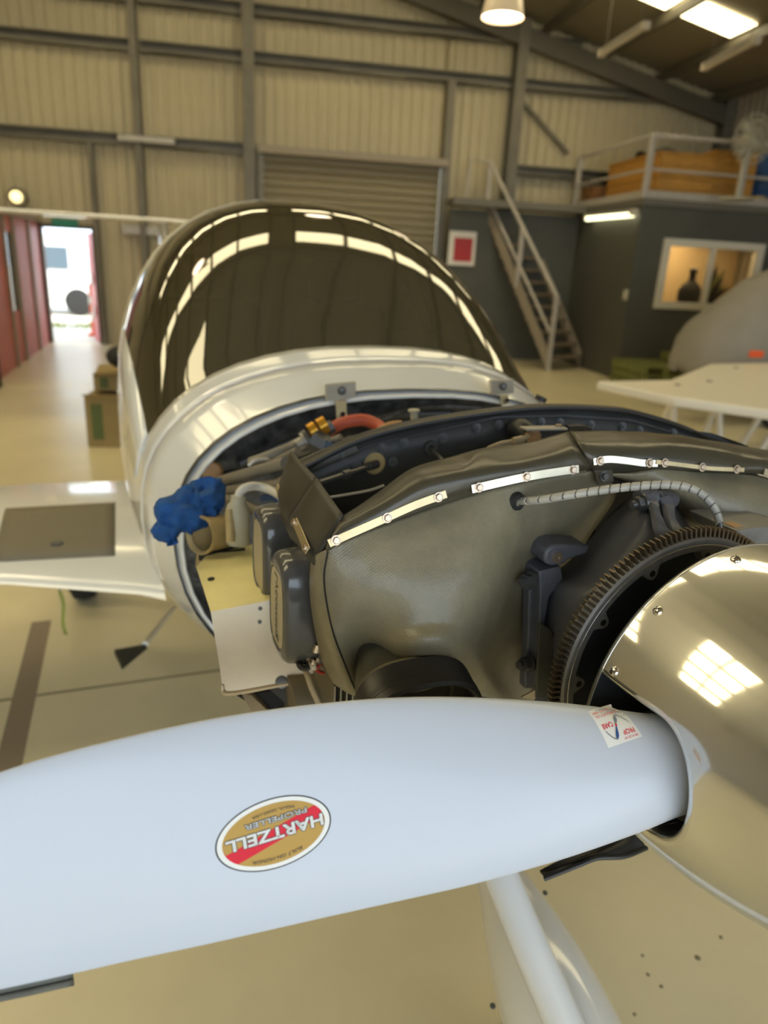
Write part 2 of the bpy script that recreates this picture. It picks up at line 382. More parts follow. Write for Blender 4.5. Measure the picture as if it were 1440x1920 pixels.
for yk in (14.2, 9.2, 4.2, -.8, -5.6):
    for s in (-1, 1):
        mb = MB(); a = V((0, yk, roofz(0)-.36)); b = V((s*(XE-.05), yk, ZE-.36)); mb.bar(a, b, .12, .3); mb.build('rafter', 'rafter', ceil, smooth=0)
# ------------------------------------------------------------------ outside
og = MB(); og.bb((-40, YB+.1, -.2), (40, 70, -.02)); struct(og.build('floor_yard', 'asphalt', smooth=0), 'sunlit pale yard outside the back doorway')
og = MB(); og.bb((-40, -50, -.2), (40, -6.2, -.02)); struct(og.build('floor_apron', 'asphalt', smooth=0), 'pale apron in front of the hangar')
mb = MB(); rnd = random.Random(1)
for i in range(500):
    x, y = rnd.uniform(-9, 0), rnd.uniform(17.2, 18.0); h = rnd.uniform(.06, .16)
    mb.add([(x-.02, y, -.02), (x+.02, y, -.02), (x+rnd.uniform(-.04, .04), y, h)], [(0, 1, 2)])
g = mb.build('grass_strip', 'grass_strip', smooth=0); tag(g, 'strip of yellow green grass out beyond the doorway', 'grass', kind='stuff')
van = empty('van', onZ(120, 585, 0)+V((-.9, 0, 0)), 0, label='white van parked outside, seen through the bright doorway', cat='van')
mb = MB(); prof = [(-2.4, .35), (2.3, .35), (2.4, .9), (2.0, 1.15), (1.5, 1.85), (1.1, 2.0), (-2.3, 2.0), (-2.4, 1.7)]
mb.prism([(x, -.9, z) for x, z in prof], (0, 1.8, 0)); mb.build('body', 'van_white', van, bevel=.06)
for x0, x1 in ((-2.1, -.9), (-.8, .3), (.4, 1.35)):
    mb = MB(); mb.bb((x0, -.93, 1.15), (x1, -.89, 1.7)); mb.build('side_window', 'van_glass', van, bevel=.01)
for x in (-1.5, 1.5):
    for y in (-.82, .82):
        mb = MB(); mb.lathe([(.0, -.1), (.2, -.1), (.34, -.08), (.36, 0), (.34, .08), (.2, .1), (0, .1)], (x, y, .34), (0, 1, 0), 20); mb.build('wheel', 'tyre', van)
rdl = empty('door_leaf', (0, 0, 0), label='pale red door leaf swung open at the right side of the doorway', cat='door')
p0, p1 = V((-2.99, YB+.12, 0)), V((-3.22, YB+.78, 0)); n = V((.02, .01, 0))
mb = MB(); mb.prism([p0+n, p1+n, p1-n, p0-n], (0, 0, 1.96)); mb.build('panel', 'red_paint', rdl, smooth=0)
for z in (.55, 1.15):
    mb = MB(); c = p0.lerp(p1, .5)-V((.035, .02, 0)); mb.lathe([(0, 0), (.12, 0), (.12, .012), (0, .012)], c+V((0, 0, z)), (-.95, -.33, 0), 16); mb.build('sign_disc', 'sign_white', rdl)
bo = empty('bollard', onZ(160, 640, 0)+V((-.05, 1.1, 0)), label='orange and white banded safety post just outside the doorway', cat='bollard')
mb = MB(); mb.lathe([(0, 0), (.14, 0), (.14, .04), (.06, .06), (.055, 1.0), (.03, 1.03), (0, 1.03)], (0, 0, 0), (0, 0, 1), 20); mb.build('post', 'orange', bo)
for z in (.28, .62):
    mb = MB(); mb.lathe([(.058, 0), (.063, .005), (.062, .15), (.057, .155)], (0, 0, z), (0, 0, 1), 20); mb.build('white_band', 'sign_white', bo)
# red partition on the left
rp = struct(empty('wall_partition', (0, 0, 0)), 'red partition wall with a narrow window left of the doorway')
a, b = V((-3.34, 9.9, 0)), V((-3.86, YB-.1, 0)); d = (b-a); n = V((-d.y, d.x, 0)).normalized()*.05
mb = MB(); segs = [(0, .30, 0, 2.1), (.30, .46, 0, .75), (.30, .46, 1.85, 2.1), (.46, 1, 0, 2.1)]
for t0, t1, z0, z1 in segs:
    q0, q1 = a+d*t0, a+d*t1; z0 = V((0, 0, z0)); mb.prism([q0+z0, q1+z0, q1+n+z0, q0+n+z0], (0, 0, z1-z0.z))
mb.build('panel', 'red_wall', rp, smooth=0)
q0, q1 = a+d*.30+V((0, 0, .75)), a+d*.46+V((0, 0, .75)); mb = MB(); mb.prism([q0+n*.4, q1+n*.4, q1+n*.5, q0+n*.5], (0, 0, 1.1)); mb.build('pane', 'pane_glass', rp, smooth=0)
for t in (.0, .30, .46, .75):
    q = a+d*t; mb = MB(); mb.box(q+V((0, 0, 1.06)), (.07, .07, 2.12)); mb.build('post', 'stringer', rp, smooth=0)
mb = MB(); mb.bar(a+V((0, 0, 2.12)), b+V((0, 0, 2.12)), .1, .08); mb.build('top_rail', 'stringer', rp, smooth=0)
q = onZ(-6, 722, 0); bs = MB(); bs.box(q+V((-.02, -.25, .7)), (.26, .26, 1.4)); tag(bs.build('cabinet', 'dark_cloth', smooth=0, bevel=.02), 'dark cabinet end at the left edge before the red partition', 'cabinet')
ex = empty('exit_sign', onY(122, 418, YB-.1), label='dim teal green sign box above the bright doorway', cat='sign')
mb = MB(); mb.box((0, 0, 0), (.44, .08, .13)); mb.build('housing', 'exit_green', ex, bevel=.008, smooth=0)
lp = empty('wall_lamp', onY(30, 369, YB-.25), label='small glowing round lamp on the back wall at far left', cat='lamp')
mb = MB(); mb.lathe([(0, -.10), (.06, -.09), (.09, -.05), (.10, .02), (0, .03)], (0, 0, 0), (0, 1, 0), 20); mb.build('globe', 'lamp_amber', lp)
mb = MB(); mb.lathe([(0, .03), (.16, .03), (.16, .17), (0, .17)], (0, 0, 0), (0, 1, 0), 20); mb.build('base', 'girt', lp)
ub = onY(275, 262, YB-.24); MB().box(ub, (.95, .12, .10)).build('trunking', 'galv', wb, bevel=.01)
MB().box(onY(268, 432, YB-.14), (.75, .1, .16)).build('wall_panel', 'galv', wb, bevel=.01)
# ------------------------------------------------------------------ mezzanine office
CX, CY, OZ = 6.05, 11.5, 2.78
of = struct(empty('wall_office', (0, 0, 0)), 'dark grey walls of the two level office under the mezzanine')
wtl, wbr = onY(1246, 450, CY), onY(1398, 582, CY); wx0, wx1, wz0, wz1 = wtl.x+.02, wbr.x+.06, wbr.z+.0, wtl.z
mb = MB()
for x0, x1, z0, z1 in ((CX, wx0, 0, OZ), (wx1, XE-.02, 0, OZ), (wx0, wx1, 0, wz0), (wx0, wx1, wz1, OZ)): mb.bb((x0, CY, z0), (x1, CY+.1, z1))
mb.build('front_panel', 'office_wall', of, smooth=0)
mb = MB(); mb.bb((CX, CY+.1, 0), (CX+.1, YB-.4, OZ)); mb.build('side_panel', 'office_wall', of, smooth=0)
mb = MB(); mb.bb((CX+.1, CY+1.6, .2), (XE-.1, CY+1.65, OZ-.1)); mb.build('room_lining', 'room_wall', of, smooth=0)
mf = MB(); mf.bb((CX-.04, CY-.06, OZ), (XE-.02, YB-.4, OZ+.10)); mf.bb((3.45, 13.5, OZ-.02), (CX-.04, YB-.4, OZ+.10)); struct(mf.build('floor_mezzanine', 'deck_edge', smooth=0), 'grey edged mezzanine floor over the office')
ld = MB(); ld.bb((3.5, 13.9, 0), (CX, 14.0, OZ-.06)); struct(ld.build('wall_landing', 'office_wall', smooth=0), 'dark wall under the stair landing')
wn = struct(empty('window_1', (0, 0, 0)), 'white framed two pane office window')
fw = .085
for k, (A, B) in enumerate((((wx0-.03, wz1-fw), (wx1+.03, wz1+.03)), ((wx0-.03, wz0-.03), (wx1+.03, wz0+fw)), ((wx0-.03, wz0+fw), (wx0+fw, wz1-fw)), ((wx1-fw, wz0+fw), (wx1+.03, wz1-fw)))):
    mb = MB(); mb.bb((A[0], CY-.06, A[1]), (B[0], CY+.08, B[1])); mb.build('frame_bar', 'white_frame', wn, smooth=0, bevel=.008)
xm = (wx0+wx1)/2; mb = MB(); mb.bb((xm-.04, CY-.03, wz0+fw), (xm+.04, CY+.05, wz1-fw)); mb.build('mullion', 'white_frame', wn, smooth=0)
for x0, x1 in ((wx0+fw, xm-.04), (xm+.04, wx1-fw)):
    mb = MB(); mb.bb((x0, CY+.03, wz0+fw), (x1, CY+.036, wz1-fw)); mb.build('pane', 'pane_glass', wn, smooth=0)
vs_ = onY(1291, 560, CY+.5); mon = empty('bottle', (vs_.x, CY+.5, 0), label='black rounded bottle shape behind the left office window pane', cat='bottle')
z0 = wz0-.1; mb = MB(); mb.lathe([(0, z0), (.19, z0), (.2, z0+.36), (.15, z0+.46), (.06, z0+.54), (.06, z0+.66), (.08, z0+.72), (0, z0+.76)], (0, 0, 0), (0, 0, 1), 24); mb.build('body', 'dark_cloth', mon)
pf = empty('potted_plant', (onY(1335, 560, CY+.5).x, CY+.6, 0), label='dark plant with leaning fronds behind the right office window pane', cat='plant')
mb = MB(); mb.lathe([(0, z0-.2), (.12, z0-.2), (.15, z0+.12), (0, z0+.12)], (0, 0, 0), (0, 0, 1), 16); mb.build('pot', 'dark_cloth', pf)
rnd = random.Random(3)
for i in range(9):
    an = rnd.uniform(-.2, .55); ln = rnd.uniform(.5, .85); mb = MB(); rows = []
    for j in range(7):
        t = j/6; c = V((math.sin(an)*ln*t+.12*t*t, rnd.uniform(-.01, .01)+.1*math.sin(i)*t, z0+.1+math.cos(an)*ln*t-.1*t*t)); w = .045*math.sin(PI*min(1, .08+t*.92))
        rows.append([c+V((-w, 0, w*.4)), c+V((0, .01, 0)), c+V((w, 0, -w*.4))])
    mb.grid(rows); mb.build('frond', 'pallet_green' if i % 3 == 0 else 'dark_cloth', pf, solid=.004)
sw_ = onX(1175, 553, CX); sw = empty('switch_box', (CX-.02, sw_.y, sw_.z), label='small pale switch on the dark office side wall', cat='switch')
mb = MB(); mb.box((0, 0, 0), (.03, .13, .17)); mb.build('plate', 'plastic_cream', sw, bevel=.006); mb = MB(); mb.box((-.02, 0, 0), (.015, .04, .06)); mb.build('rocker', 'white_frame', sw, bevel=.003)
ol = bpy.data.lights.new('office_fill', 'AREA'); ol.energy = 32; ol.size = .8; ol.color = (1, .78, .5); oo = bpy.data.objects.new('office_fill', ol); COL.objects.link(oo); oo.location = ((wx0+wx1)/2, CY+.8, OZ-.15)  # added fill light, no fitting seen, brightens the room behind the window
# batten light below the mezzanine edge (lit)
def batten(name, p, q, label, tube_m, group=None, drop=0):
    t = empty(name, (p+q)/2, label=label, cat='light', group=group); L_ = (q-p); c = V((0, 0, 0)); h = L_/2
    mb = MB(); mb.bar(-h+V((0, 0, .05)), h+V((0, 0, .05)), .09, .06); mb.build('body', 'galv', t, smooth=0)
    mb = MB(); mb.tube([-h*.98, h*.98], .035 if tube_m == 'lamp_off' else .05, 10); mb.build('diffuser', tube_m, t)
    for s in (-1, 1):
        mb = MB(); mb.box(h*s*.99+V((0, 0, .02)), (.1, .1, .1)); mb.build('end_cap', 'lamp_off', t, smooth=0)
        if drop:
            mb = MB(); e = h*s*.8; mb.tube([e+V((0, 0, .06)), V((e.x, e.y, drop))], .006, 6); mb.build('hanger', 'rafter', t)
    return t
p, q = onX(1100, 409, CX-.12), onX(1188, 401, CX-.12); batten('batten_light', p, q, 'lit fluorescent batten glowing under the mezzanine edge', 'lamp_glow')
for (x0, y0, d0), (x1, y1, d1), lb in (((1128, 103, 11.2), (1208, 67, 9.9), 'unlit pale fluorescent batten hanging under the roof, nearer the middle'), ((1322, 129, 11.0), (1413, 98, 9.7), 'unlit pale fluorescent batten hanging under the roof, nearer the right edge')):
    p, q = at(x0, y0, d0), at(x1, y1, d1); q.z = p.z; batten('hanging_batten', p, q, lb, 'lamp_off', 'hanging battens', min(roofz(p.x), roofz(q.x))-p.z)
def highbay(p, label):
    t = empty('pendant_lamp', p, label=label, cat='lamp', group='high bay lamps')
    mb = MB(); mb.lathe([(.30, 0), (.30, .03), (.26, .22), (.18, .36), (.12, .42), (.12, .62), (0, .64)], (0, 0, 0), (0, 0, 1), 28); mb.build('shade', 'lamp_shade', t)
    mb = MB(); mb.lathe([(0, .0), (.2, .005), (.285, .03), (.285, .05), (0, .06)], (0, 0, 0), (0, 0, 1), 28); mb.build('lens', 'lamp_warm', t)
    mb = MB(); mb.tube([(0, 0, .62), (0, 0, roofz(p.x)-p.z)], .012, 6); mb.build('rod', 'rafter', t)
p = at(942, 34, 10.2); highbay(p, 'round high bay pendant lamp glowing at the top of the picture')
for q in ((-2.6, 5.0, 4.9), (.9, 8.3, 5.75)): highbay(V(q), ('left' if q[0] < 0 else 'right')+' overhead high bay lamp, mirrored as a bright spot on the canopy')
# railing on the mezzanine
RH = OZ+1.0
def rail(name, pts, label, posts):
    t = empty(name, (0, 0, 0), label=label, cat='railing')
    for z, r in ((RH, .03), (OZ+.52, .022)):
        mb = MB(); mb.tube([V((x, y, z)) for x, y in pts], r, 8); mb.build('rail', 'rail_steel', t)
    mb = MB()
    for (x0, y0), (x1, y1) in zip(pts, pts[1:]): mb.bar((x0, y0, OZ+.16), (x1, y1, OZ+.16), .012, .12)
    mb.build('kick_plate', 'rail_steel', t, smooth=0)
    for x, y in posts:
        mb = MB(); mb.box((x, y, (OZ+.1+RH)/2), (.09, .09, RH-OZ-.1)); mb.build('post', 'rail_steel', t, smooth=0, bevel=.01)
    return t
ry0 = onX(1090, 285, CX).y
rail('guard_rail', [(CX, ry0), (CX, CY), (XE-.1, CY)], 'pale steel guard rail around the mezzanine storage deck', [(CX, ry0), (CX, CY), (onY(1398, 300, CY).x, CY), (XE-.3, CY)])
# stored crates
def crate(name, p, size, rot, m, label, lid=True, g=None):
    t = empty(name, p, rot, label=label, cat='crate', group=g); sx, sy, sz = size; npl = max(2, round(sz/.17))
    mb = MB(); mb.bb((-sx/2+.02, -sy/2+.02, 0), (sx/2-.02, sy/2-.02, sz-.02)); mb.build('body', m, t, smooth=0)
    for k in range(npl):
        h = sz/npl
        for s in (-1, 1):
            mb = MB(); mb.bb((-sx/2, s*sy/2-.012, k*h+.006), (sx/2, s*sy/2+.012, (k+1)*h-.006)); mb.build('plank', m, t, smooth=0)
            mb = MB(); mb.bb((s*sx/2-.012, -sy/2, k*h+.006), (s*sx/2+.012, sy/2, (k+1)*h-.006)); mb.build('plank', m, t, smooth=0)
    if lid: mb = MB(); mb.bb((-sx/2-.03, -sy/2-.03, sz), (sx/2+.03, sy/2+.03, sz+.035)); mb.build('lid', m, t, smooth=0)
    return t
c1 = onX(1060, 380, CX+.12)
crate('storage_crate', (CX+.75, CY+1.05, OZ+.1), (.95, 1.8, .68), 0, 'crate_wood', 'long orange wooden crate at the mezzanine corner behind the rail')
crate('storage_crate', (CX+1.55+.2, CY+.95, OZ+.1), (.75, 1.1, .80), 0, 'crate_wood', 'taller orange brown wooden crate right of the corner crate')
crate('storage_crate', (CX+.3, CY+2.3, OZ+.1), (.5, .45, .36), 0, 'crate_dark', 'small dark red brown crate at the left end of the mezzanine', False)
mb = MB(); rows = []
for i in range(13):
    t = i/12; rows.append([V((CX+.36+.8*t, CY+.9+.35*math.cos(PI*j/8), OZ+.833+(.10+.06*math.sin(7*t+j))*math.sin(PI*j/8))) for j in range(9)])
mb.grid(rows); tag(mb.build('black_tarp', 'dark_cloth', solid=.01), 'black bundled sheeting lying on top of the orange crates', 'sheet')
dr = empty('blue_drum', (CX+2.53, CY+.75, OZ+.1), label='dark blue plastic drum on the mezzanine at the right edge', cat='drum')
mb = MB(); mb.lathe([(0, 0), (.28, 0), (.3, .05), (.3, .25), (.315, .27), (.3, .3), (.3, .55), (.315, .57), (.3, .6), (.3, .82), (.27, .88), (0, .88)], (0, 0, 0), (0, 0, 1), 28); mb.build('body', 'blue_plastic', dr)
for s in (-1, 1): mb = MB(); mb.lathe([(0, 0), (.03, 0), (.03, .025), (0, .03)], (.13*s, 0, .88), (0, 0, 1), 10); mb.build('bung', 'dark_cloth', dr)
yb = empty('yellow_tub', (CX+2.12, CY+.2, OZ+.1), label='small yellow tub at the foot of the blue drum', cat='tub')
mb = MB(); mb.lathe([(0, 0), (.10, 0), (.13, .14), (.14, .14), (.14, .16), (.12, .16), (.09, .02), (0, .02)], (0, 0, 0), (0, 0, 1), 18); mb.build('body', 'yellow_plastic', yb)
fp = at(1408, 262, 10.6); fan = empty('pedestal_fan', (fp.x, fp.y, OZ+.1), R(10), label='large cream caged fan standing on the mezzanine at right', cat='fan'); fz = fp.z-OZ-.1
mb = MB(); mb.tube([(0, .05, 0), (0, .05, fz)], .025, 10); mb.build('pole', 'plastic_cream', fan); mb = MB(); mb.lathe([(0, 0), (.25, 0), (.24, .03), (0, .05)], (0, .05, 0), (0, 0, 1), 20); mb.build('foot', 'plastic_cream', fan)
for k in range(3): mb = MB(); mb.lathe([(.14+.1*k, -.004), (.14+.1*k+.008, 0), (.14+.1*k, .004), (.14+.1*k-.008, 0), (.14+.1*k, -.004)], (0, -.1+.04*(k == 2), fz), (0, 1, 0), 28); mb.build('cage_ring', 'plastic_cream', fan)
for k in range(16): an = 2*PI*k/16; mb = MB(); mb.tube([(0.05*math.cos(an), -.12, fz+.05*math.sin(an)), (.22*math.cos(an), -.1, fz+.22*math.sin(an)), (.34*math.cos(an), -.04, fz+.34*math.sin(an)), (.3*math.cos(an), .08, fz+.3*math.sin(an)), (.06*math.cos(an), .1, fz+.06*math.sin(an))], .006, 5); mb.build('cage_wire', 'plastic_cream', fan)
for k in range(3):
    an = 2*PI*k/3; mb = MB(); mb.grid([[V((r*math.cos(an+w), .0+.05*w, fz+r*math.sin(an+w))) for w in (-.35, 0, .35)] for r in (.05, .15, .27)]); mb.build('blade', 'plastic_cream', fan, solid=.006)
mb = MB(); mb.lathe([(0, -.06), (.07, -.05), (.08, .1), (.05, .18), (0, .2)], (0, 0, fz), (0, 1, 0), 18); mb.build('motor', 'plastic_cream', fan)
# ------------------------------------------------------------------ stairs
st = empty('staircase', (0, 0, 0), label='open steel stair with timber treads climbing to the mezzanine', cat='stairs')
s0 = onY(1027, 690, 12.4); s0.z = 0; s1 = onY(918, 318, 14.0); s1.z = 0
dv = (s1-s0); run = dv.length; dv.normalize(); nv = V((dv.y, -dv.x, 0)); SWD = .98; NT = 12
for k in range(NT):
    c = s0+dv*(run*(k+.5)/NT)+nv*(SWD/2)+V((0, 0, OZ*(k+1)/(NT+1)))
    mb = MB(); mb.box(c, (SWD-.06, .26, .045), Matrix((nv, dv, V((0, 0, 1)))).transposed()); mb.build('tread', 'tread', st, smooth=0)
for w in (0, SWD):
    a, b = s0+nv*w, s1+nv*w+V((0, 0, OZ)); mb = MB(); up = V((0, 0, .13)); th = nv*.02
    mb.prism([a-th, b-th-up, b-th+up, a-th+up*2.2], nv*.04); mb.build('stringer', 'stringer', st, smooth=0)
a, b = s0+V((0, 0, 1.32)), s1+V((0, 0, OZ+.78))
mb = MB(); mb.tube([a+V((0, 0, -.02)), b], .035, 8); mb.build('handrail', 'rail_steel', st)
mb = MB(); mb.tube([s0+dv*.05+V((0, 0, .68)), s1+V((0, 0, OZ+.20))], .028, 8); mb.build('mid_rail', 'rail_steel', st)
for t in (0, .5, 1):
    p = s0.lerp(s1, t); mb = MB(); zt = a.z+(b.z-a.z)*t; zb = OZ*t; mb.box((p.x, p.y, (zb+zt)/2), (.07, .07, zt-zb)); mb.build('post', 'rail_steel', st, smooth=0)
mb = MB(); mb.tube([b, b+V((-.35, .1, .02)), b+V((-.4, .1, -.9))], .03, 8); mb.build('landing_rail', 'rail_steel', st)
sg = empty('wall_sign', onY(866, 466, 13.86), label='red notice with a white border left of the stair foot', cat='sign')
mb = MB(); mb.box((0, 0, 0), (.52, .02, .60)); mb.build('board', 'sign_white', sg, smooth=0); mb = MB(); mb.box((.02, -.012, -.02), (.36, .008, .42)); mb.build('red_field', 'red_sign', sg, smooth=0)
# ------------------------------------------------------------------ things at the right
PLB = ('lowest green pallet of the left stack, nearly hidden by the wing panel', 'middle green pallet of the left stack before the office wall', 'top green pallet of the lower left stack before the office wall', 'lowest green pallet of the taller right stack behind the wing panel', 'second green pallet of the taller right stack', 'third green pallet of the taller right stack', 'top green pallet of the taller right stack before the office wall')
for k in range(7):
    xx = onY(1218, 690, 10.75).x if k < 3 else onY(1218, 690, 10.75).x+.86; zz = .135*(k if k < 3 else k-3)
    t = empty('pallet', (xx+.02*(k % 2), 10.75, zz), 0, label=PLB[k], cat='pallet', group='green pallets')
    for j in range(6): mb = MB(); mb.bb((-.4, -.5+j*.18, .10), (.4, -.5+j*.18+.11, .125)); mb.build('plank', 'pallet_green', t, smooth=0)
    for j in range(3): mb = MB(); mb.bb((-.4+j*.35, -.5, 0), (-.3+j*.35, .52, .10)); mb.build('bearer', 'pallet_green', t, smooth=0)
wz = .90
wp = empty('wing_panel', (0, 0, 0), label='white aircraft wing panel resting flat on trestles at right', cat='wing')
def slab(pts, z, th, name, m, par, bev=.02): mb = MB(); mb.prism([V((p.x, p.y, z-th)) for p in pts], (0, 0, th)); return mb.build(name, m, par, smooth=0, bevel=bev)
P_ = [onZ(x, y, wz) for x, y in ((1118, 714), (1255, 712), (1330, 682), (1440, 680), (1500, 684), (1510, 778), (1440, 768), (1265, 744))]
slab(P_, wz, .07, 'skin', 'white_satin', wp)
P2 = [onZ(x, y, wz-.09) for x, y in ((1258, 752), (1440, 772), (1520, 782), (1500, 772), (1440, 760), (1270, 745))]
slab(P2, wz-.075, .05, 'spar', 'navy', wp, 0)
for px, py in ((1380, 690), (1330, 715), (1270, 722)):
    c = onZ(px, py, wz); mb = MB(); mb.lathe([(.025, 0), (.025, .006), (0, .008)], c, (0, 0, 1), 10); mb.build('fastener', 'bolt_dark', wp)
def trestle(c, w, dirv, label):
    t = empty('trestle', (0, 0, 0), label=label, cat='trestle', group='trestles under the wing'); d = V(dirv).normalized(); n = V((-d.y, d.x, 0))
    mb = MB(); mb.bar(c-d*w+V((0, 0, .76)), c+d*w+V((0, 0, .76)), .06, .06); mb.build('top_beam', 'white_satin', t, smooth=0)
    for s in (-1, 1):
        for e in (-1, 1): mb = MB(); mb.bar(c+d*w*s*.9+V((0, 0, .74)), c+d*w*s+n*.28*e, .04, .04); mb.build('leg', 'white_satin', t, smooth=0)
    mb = MB(); mb.bar(c-d*w*.95+V((0, 0, .35)), c+d*w*.95+V((0, 0, .35)), .03, .03); mb.build('brace', 'white_satin', t, smooth=0)
c = onZ(1300, 775, .6); trestle(V((c.x, c.y, 0)), .22, (1, -.1, 0), 'white trestle under the near left corner of the wing panel')
c = onZ(1452, 790, .6); trestle(V((c.x, c.y, 0)), .2, (.3, 1, 0), 'white trestle under the wing panel at the right edge')
cv = empty('covered_aircraft', (0, 0, 0), label='grey cloth covered aircraft cockpit at the right edge', cat='aircraft')
rows = []
for x, zt, w in ((4.98, .64, .06), (5.0, .75, .2), (5.05, .95, .35), (5.2, 1.25, .55), (5.75, 1.72, .62), (6.3, 1.98, .62), (7.2, 1.95, .6), (8.2, 1.7, .5)):
    rows.append([V((x+.1, 8.15+.3*(x-5)*.2+w*math.cos(PI*j/14)*(-1), .62+(zt-.62)*math.sin(PI*j/14)**.7+.02*math.sin(j*2.1+x*5))) for j in range(15)])
mb = MB(); mb.grid(rows); mb.build('cloth_cover', 'cover_grey', cv, solid=.01, smooth=80)
mb = MB(); mb.tube([(5.5, 8.2, .66), (6.0, 8.24, .60), (8.3, 8.7, .6)], [.2, .4, .4], 16); mb.build('body', 'white_paint', cv)
for y in (7.7, 8.7): mb = MB(); mb.tube([(6.2, 8.2+.4*(y-8.2), .5), (6.2, y, .18)], .03, 8); mb.build('leg', 'white_satin', cv); mb = MB(); mb.lathe([(0, -.05), (.14, -.05), (.17, 0), (.14, .05), (0, .05)], (6.2, y, .172), (0, 1, 0), 18); mb.build('wheel', 'tyre', cv)
p = at(1418, 664, 7.4); mb = MB(); mb.box((p.x, p.y, p.z), (.16, .03, .07)); mb.build('orange_tag', 'orange', cv, bevel=.01)
# cartons at left behind the canopy
c = onZ(165, 838, 0)
def carton(p, size, rot, label, m='carton'):
    t = empty('carton', p, rot, label=label, cat='box', group='cartons left of the canopy'); sx, sy, sz = size
    mb = MB(); mb.bb((0, 0, 0), (sx, sy, sz)); mb.build('body', m, t, smooth=0, bevel=.006)
    for s in (0, 1): mb = MB(); mb.add([(0, s*sy, sz), (sx, s*sy, sz), (sx-.01, s*sy+(.10 if s else -.10), sz+.03), (.01, s*sy+(.10 if s else -.10), sz+.03)], [(0, 1, 2, 3)]); mb.build('flap', m, t, smooth=0, solid=.004)
    mb = MB(); mb.bb((.05, -.003, sz*.15), (.05+sx*.18, .002, sz*.85)); mb.build('label_patch', 'carton_green', t, smooth=0)
carton((c.x, c.y, 0), (.55, .45, .46), R(-4), 'brown carton on the floor beside the canopy, the lower one')
carton((c.x+.08, c.y+.06, .497), (.4, .34, .14), R(6), 'flat brown carton lying on the lower carton beside the canopy')
mb = MB(); rnd = random.Random(8); rows = []
for i in range(9):
    an = i/8*PI; rows.append([V((c.x+.3+.13*math.sin(an)*math.cos(2*PI*j/12), c.y+.2+.11*math.sin(an)*math.sin(2*PI*j/12), .775-.1*math.cos(an)+.015*rnd.random())) for j in range(12)])
mb.grid(rows, cv=True); tag(mb.build('dark_bag', 'dark_cloth'), 'dark soft bag sitting on the upper carton', 'bag')
# ================================================================== THE AIRPLANE (local frame: x right, y aft, z up)
AP = empty('airplane', (AO.x, AO.y, 0), HD, label='white light aircraft with its cowling off, bare engine and silver propeller in front', cat='airplane')
# ---- fuselage: superelliptic sections
def sec(q, n_up=2.45, n_lo=2.0, m=48):
    s, a, zt, zm, zb = q; pts = []
    for j in range(m+1):                               # from the bottom, over the left, the top, the right, to the bottom
        ph = -PI/2-2*PI*j/m; c, si = math.cos(ph), math.sin(ph); n = n_up if si > 0 else n_lo
        pts.append(V((a*math.copysign(abs(c)**(2/n), c), s, zm+((zt-zm) if si > 0 else (zm-zb))*math.copysign(abs(si)**(2/n), si))))
    return pts
FS = [(.90, .542, 1.390, 1.06, .597), (.905, .545, 1.392, 1.06, .595), (1.095, .611, 1.446, 1.06, .548), (1.101, .609, 1.445, 1.06, .549), (1.107, .615, 1.450, 1.06, .546), (1.2, .622, 1.472, 1.06, .53),
      (1.3, .627, 1.585, 1.06, .52), (1.42, .632, 1.70, 1.06, .51), (1.6, .636, 1.80, 1.06, .50), (1.85, .636, 1.86, 1.06, .49), (2.15, .625, 1.87, 1.06, .49), (2.5, .59, 1.83, 1.05, .50), (2.85, .54, 1.74, 1.04, .53),
      (3.3, .46, 1.60, 1.03, .60), (4.0, .33, 1.42, 1.02, .70), (5.0, .22, 1.29, 1.02, .80), (6.2, .13, 1.20, 1.02, .88), (7.1, .06, 1.14, 1.02, .92)]
M_ = 48; SILL = 14                                     # ring indices SILL..M_-SILL are glass between s = 1.2 and 2.85
def dense(FS, k=4):
    out = []
    P = [V(q[:3]).to_tuple()+q[3:] for q in FS]
    for i in range(len(P)-1):
        p1, p2 = P[i], P[i+1]; p0 = P[i-1] if i else p1; p3 = P[i+2] if i+2 < len(P) else p2
        sharp = p2[0]-p1[0] < .05
        for j in range(1 if sharp else k):
            t = j/k; r = []
            for a, b, c, d, in zip(p0, p1, p2, p3):
                h1, h0 = 2*t**3-3*t**2+1, -2*t**3+3*t**2
                ds = (c-b)
                m1 = (c-a)/max(1e-6, p2[0]-p0[0])*(p2[0]-p1[0]) if p1[0] > 1.21 else ds
                m2 = (d-b)/max(1e-6, p3[0]-p1[0])*(p2[0]-p1[0]) if p1[0] > 1.19 else ds
                r.append(h1*b+(t**3-2*t**2+t)*m1+h0*c+(t**3-t**2)*m2)
            r[0] = p1[0]+(p2[0]-p1[0])*t; out.append(tuple(r))
    out.append(P[-1]); return out
FD = dense(FS); rings = [sec(q) for q in FD]
i0 = next(i for i, q in enumerate(FD) if q[0] >= 1.199); i1 = max(i for i, q in enumerate(FD) if q[0] <= 2.851)
mb = MB(); vid = {}
vs = [p for r in rings for p in r]; fs = []
for i in range(len(rings)-1):
    for j in range(M_):
        if i0 <= i < i1 and SILL <= j < M_-SILL: continue
        fs.append((i*(M_+1)+j, i*(M_+1)+j+1, (i+1)*(M_+1)+j+1, (i+1)*(M_+1)+j))
mb.add(vs, fs); fus = mb.build('fuselage', 'white_paint', AP, smooth=50, solid=.006, soff=-1)
mb = MB(); mb.tube([p*1.0 for p in rings[next(i for i, q in enumerate(FD) if q[0] > 1.1)][:-1]], .0026, 8, closed=True); mb.build('cowl_joint', 'joint_grey', fus)
mb = MB(); mb.grid([[rings[i][j] for j in range(SILL, M_-SILL+1)] for i in range(i0, i1+1)]); can = mb.build('canopy', 'canopy_tint', AP, smooth=80)
can['label'] = 'dark tinted bubble canopy'
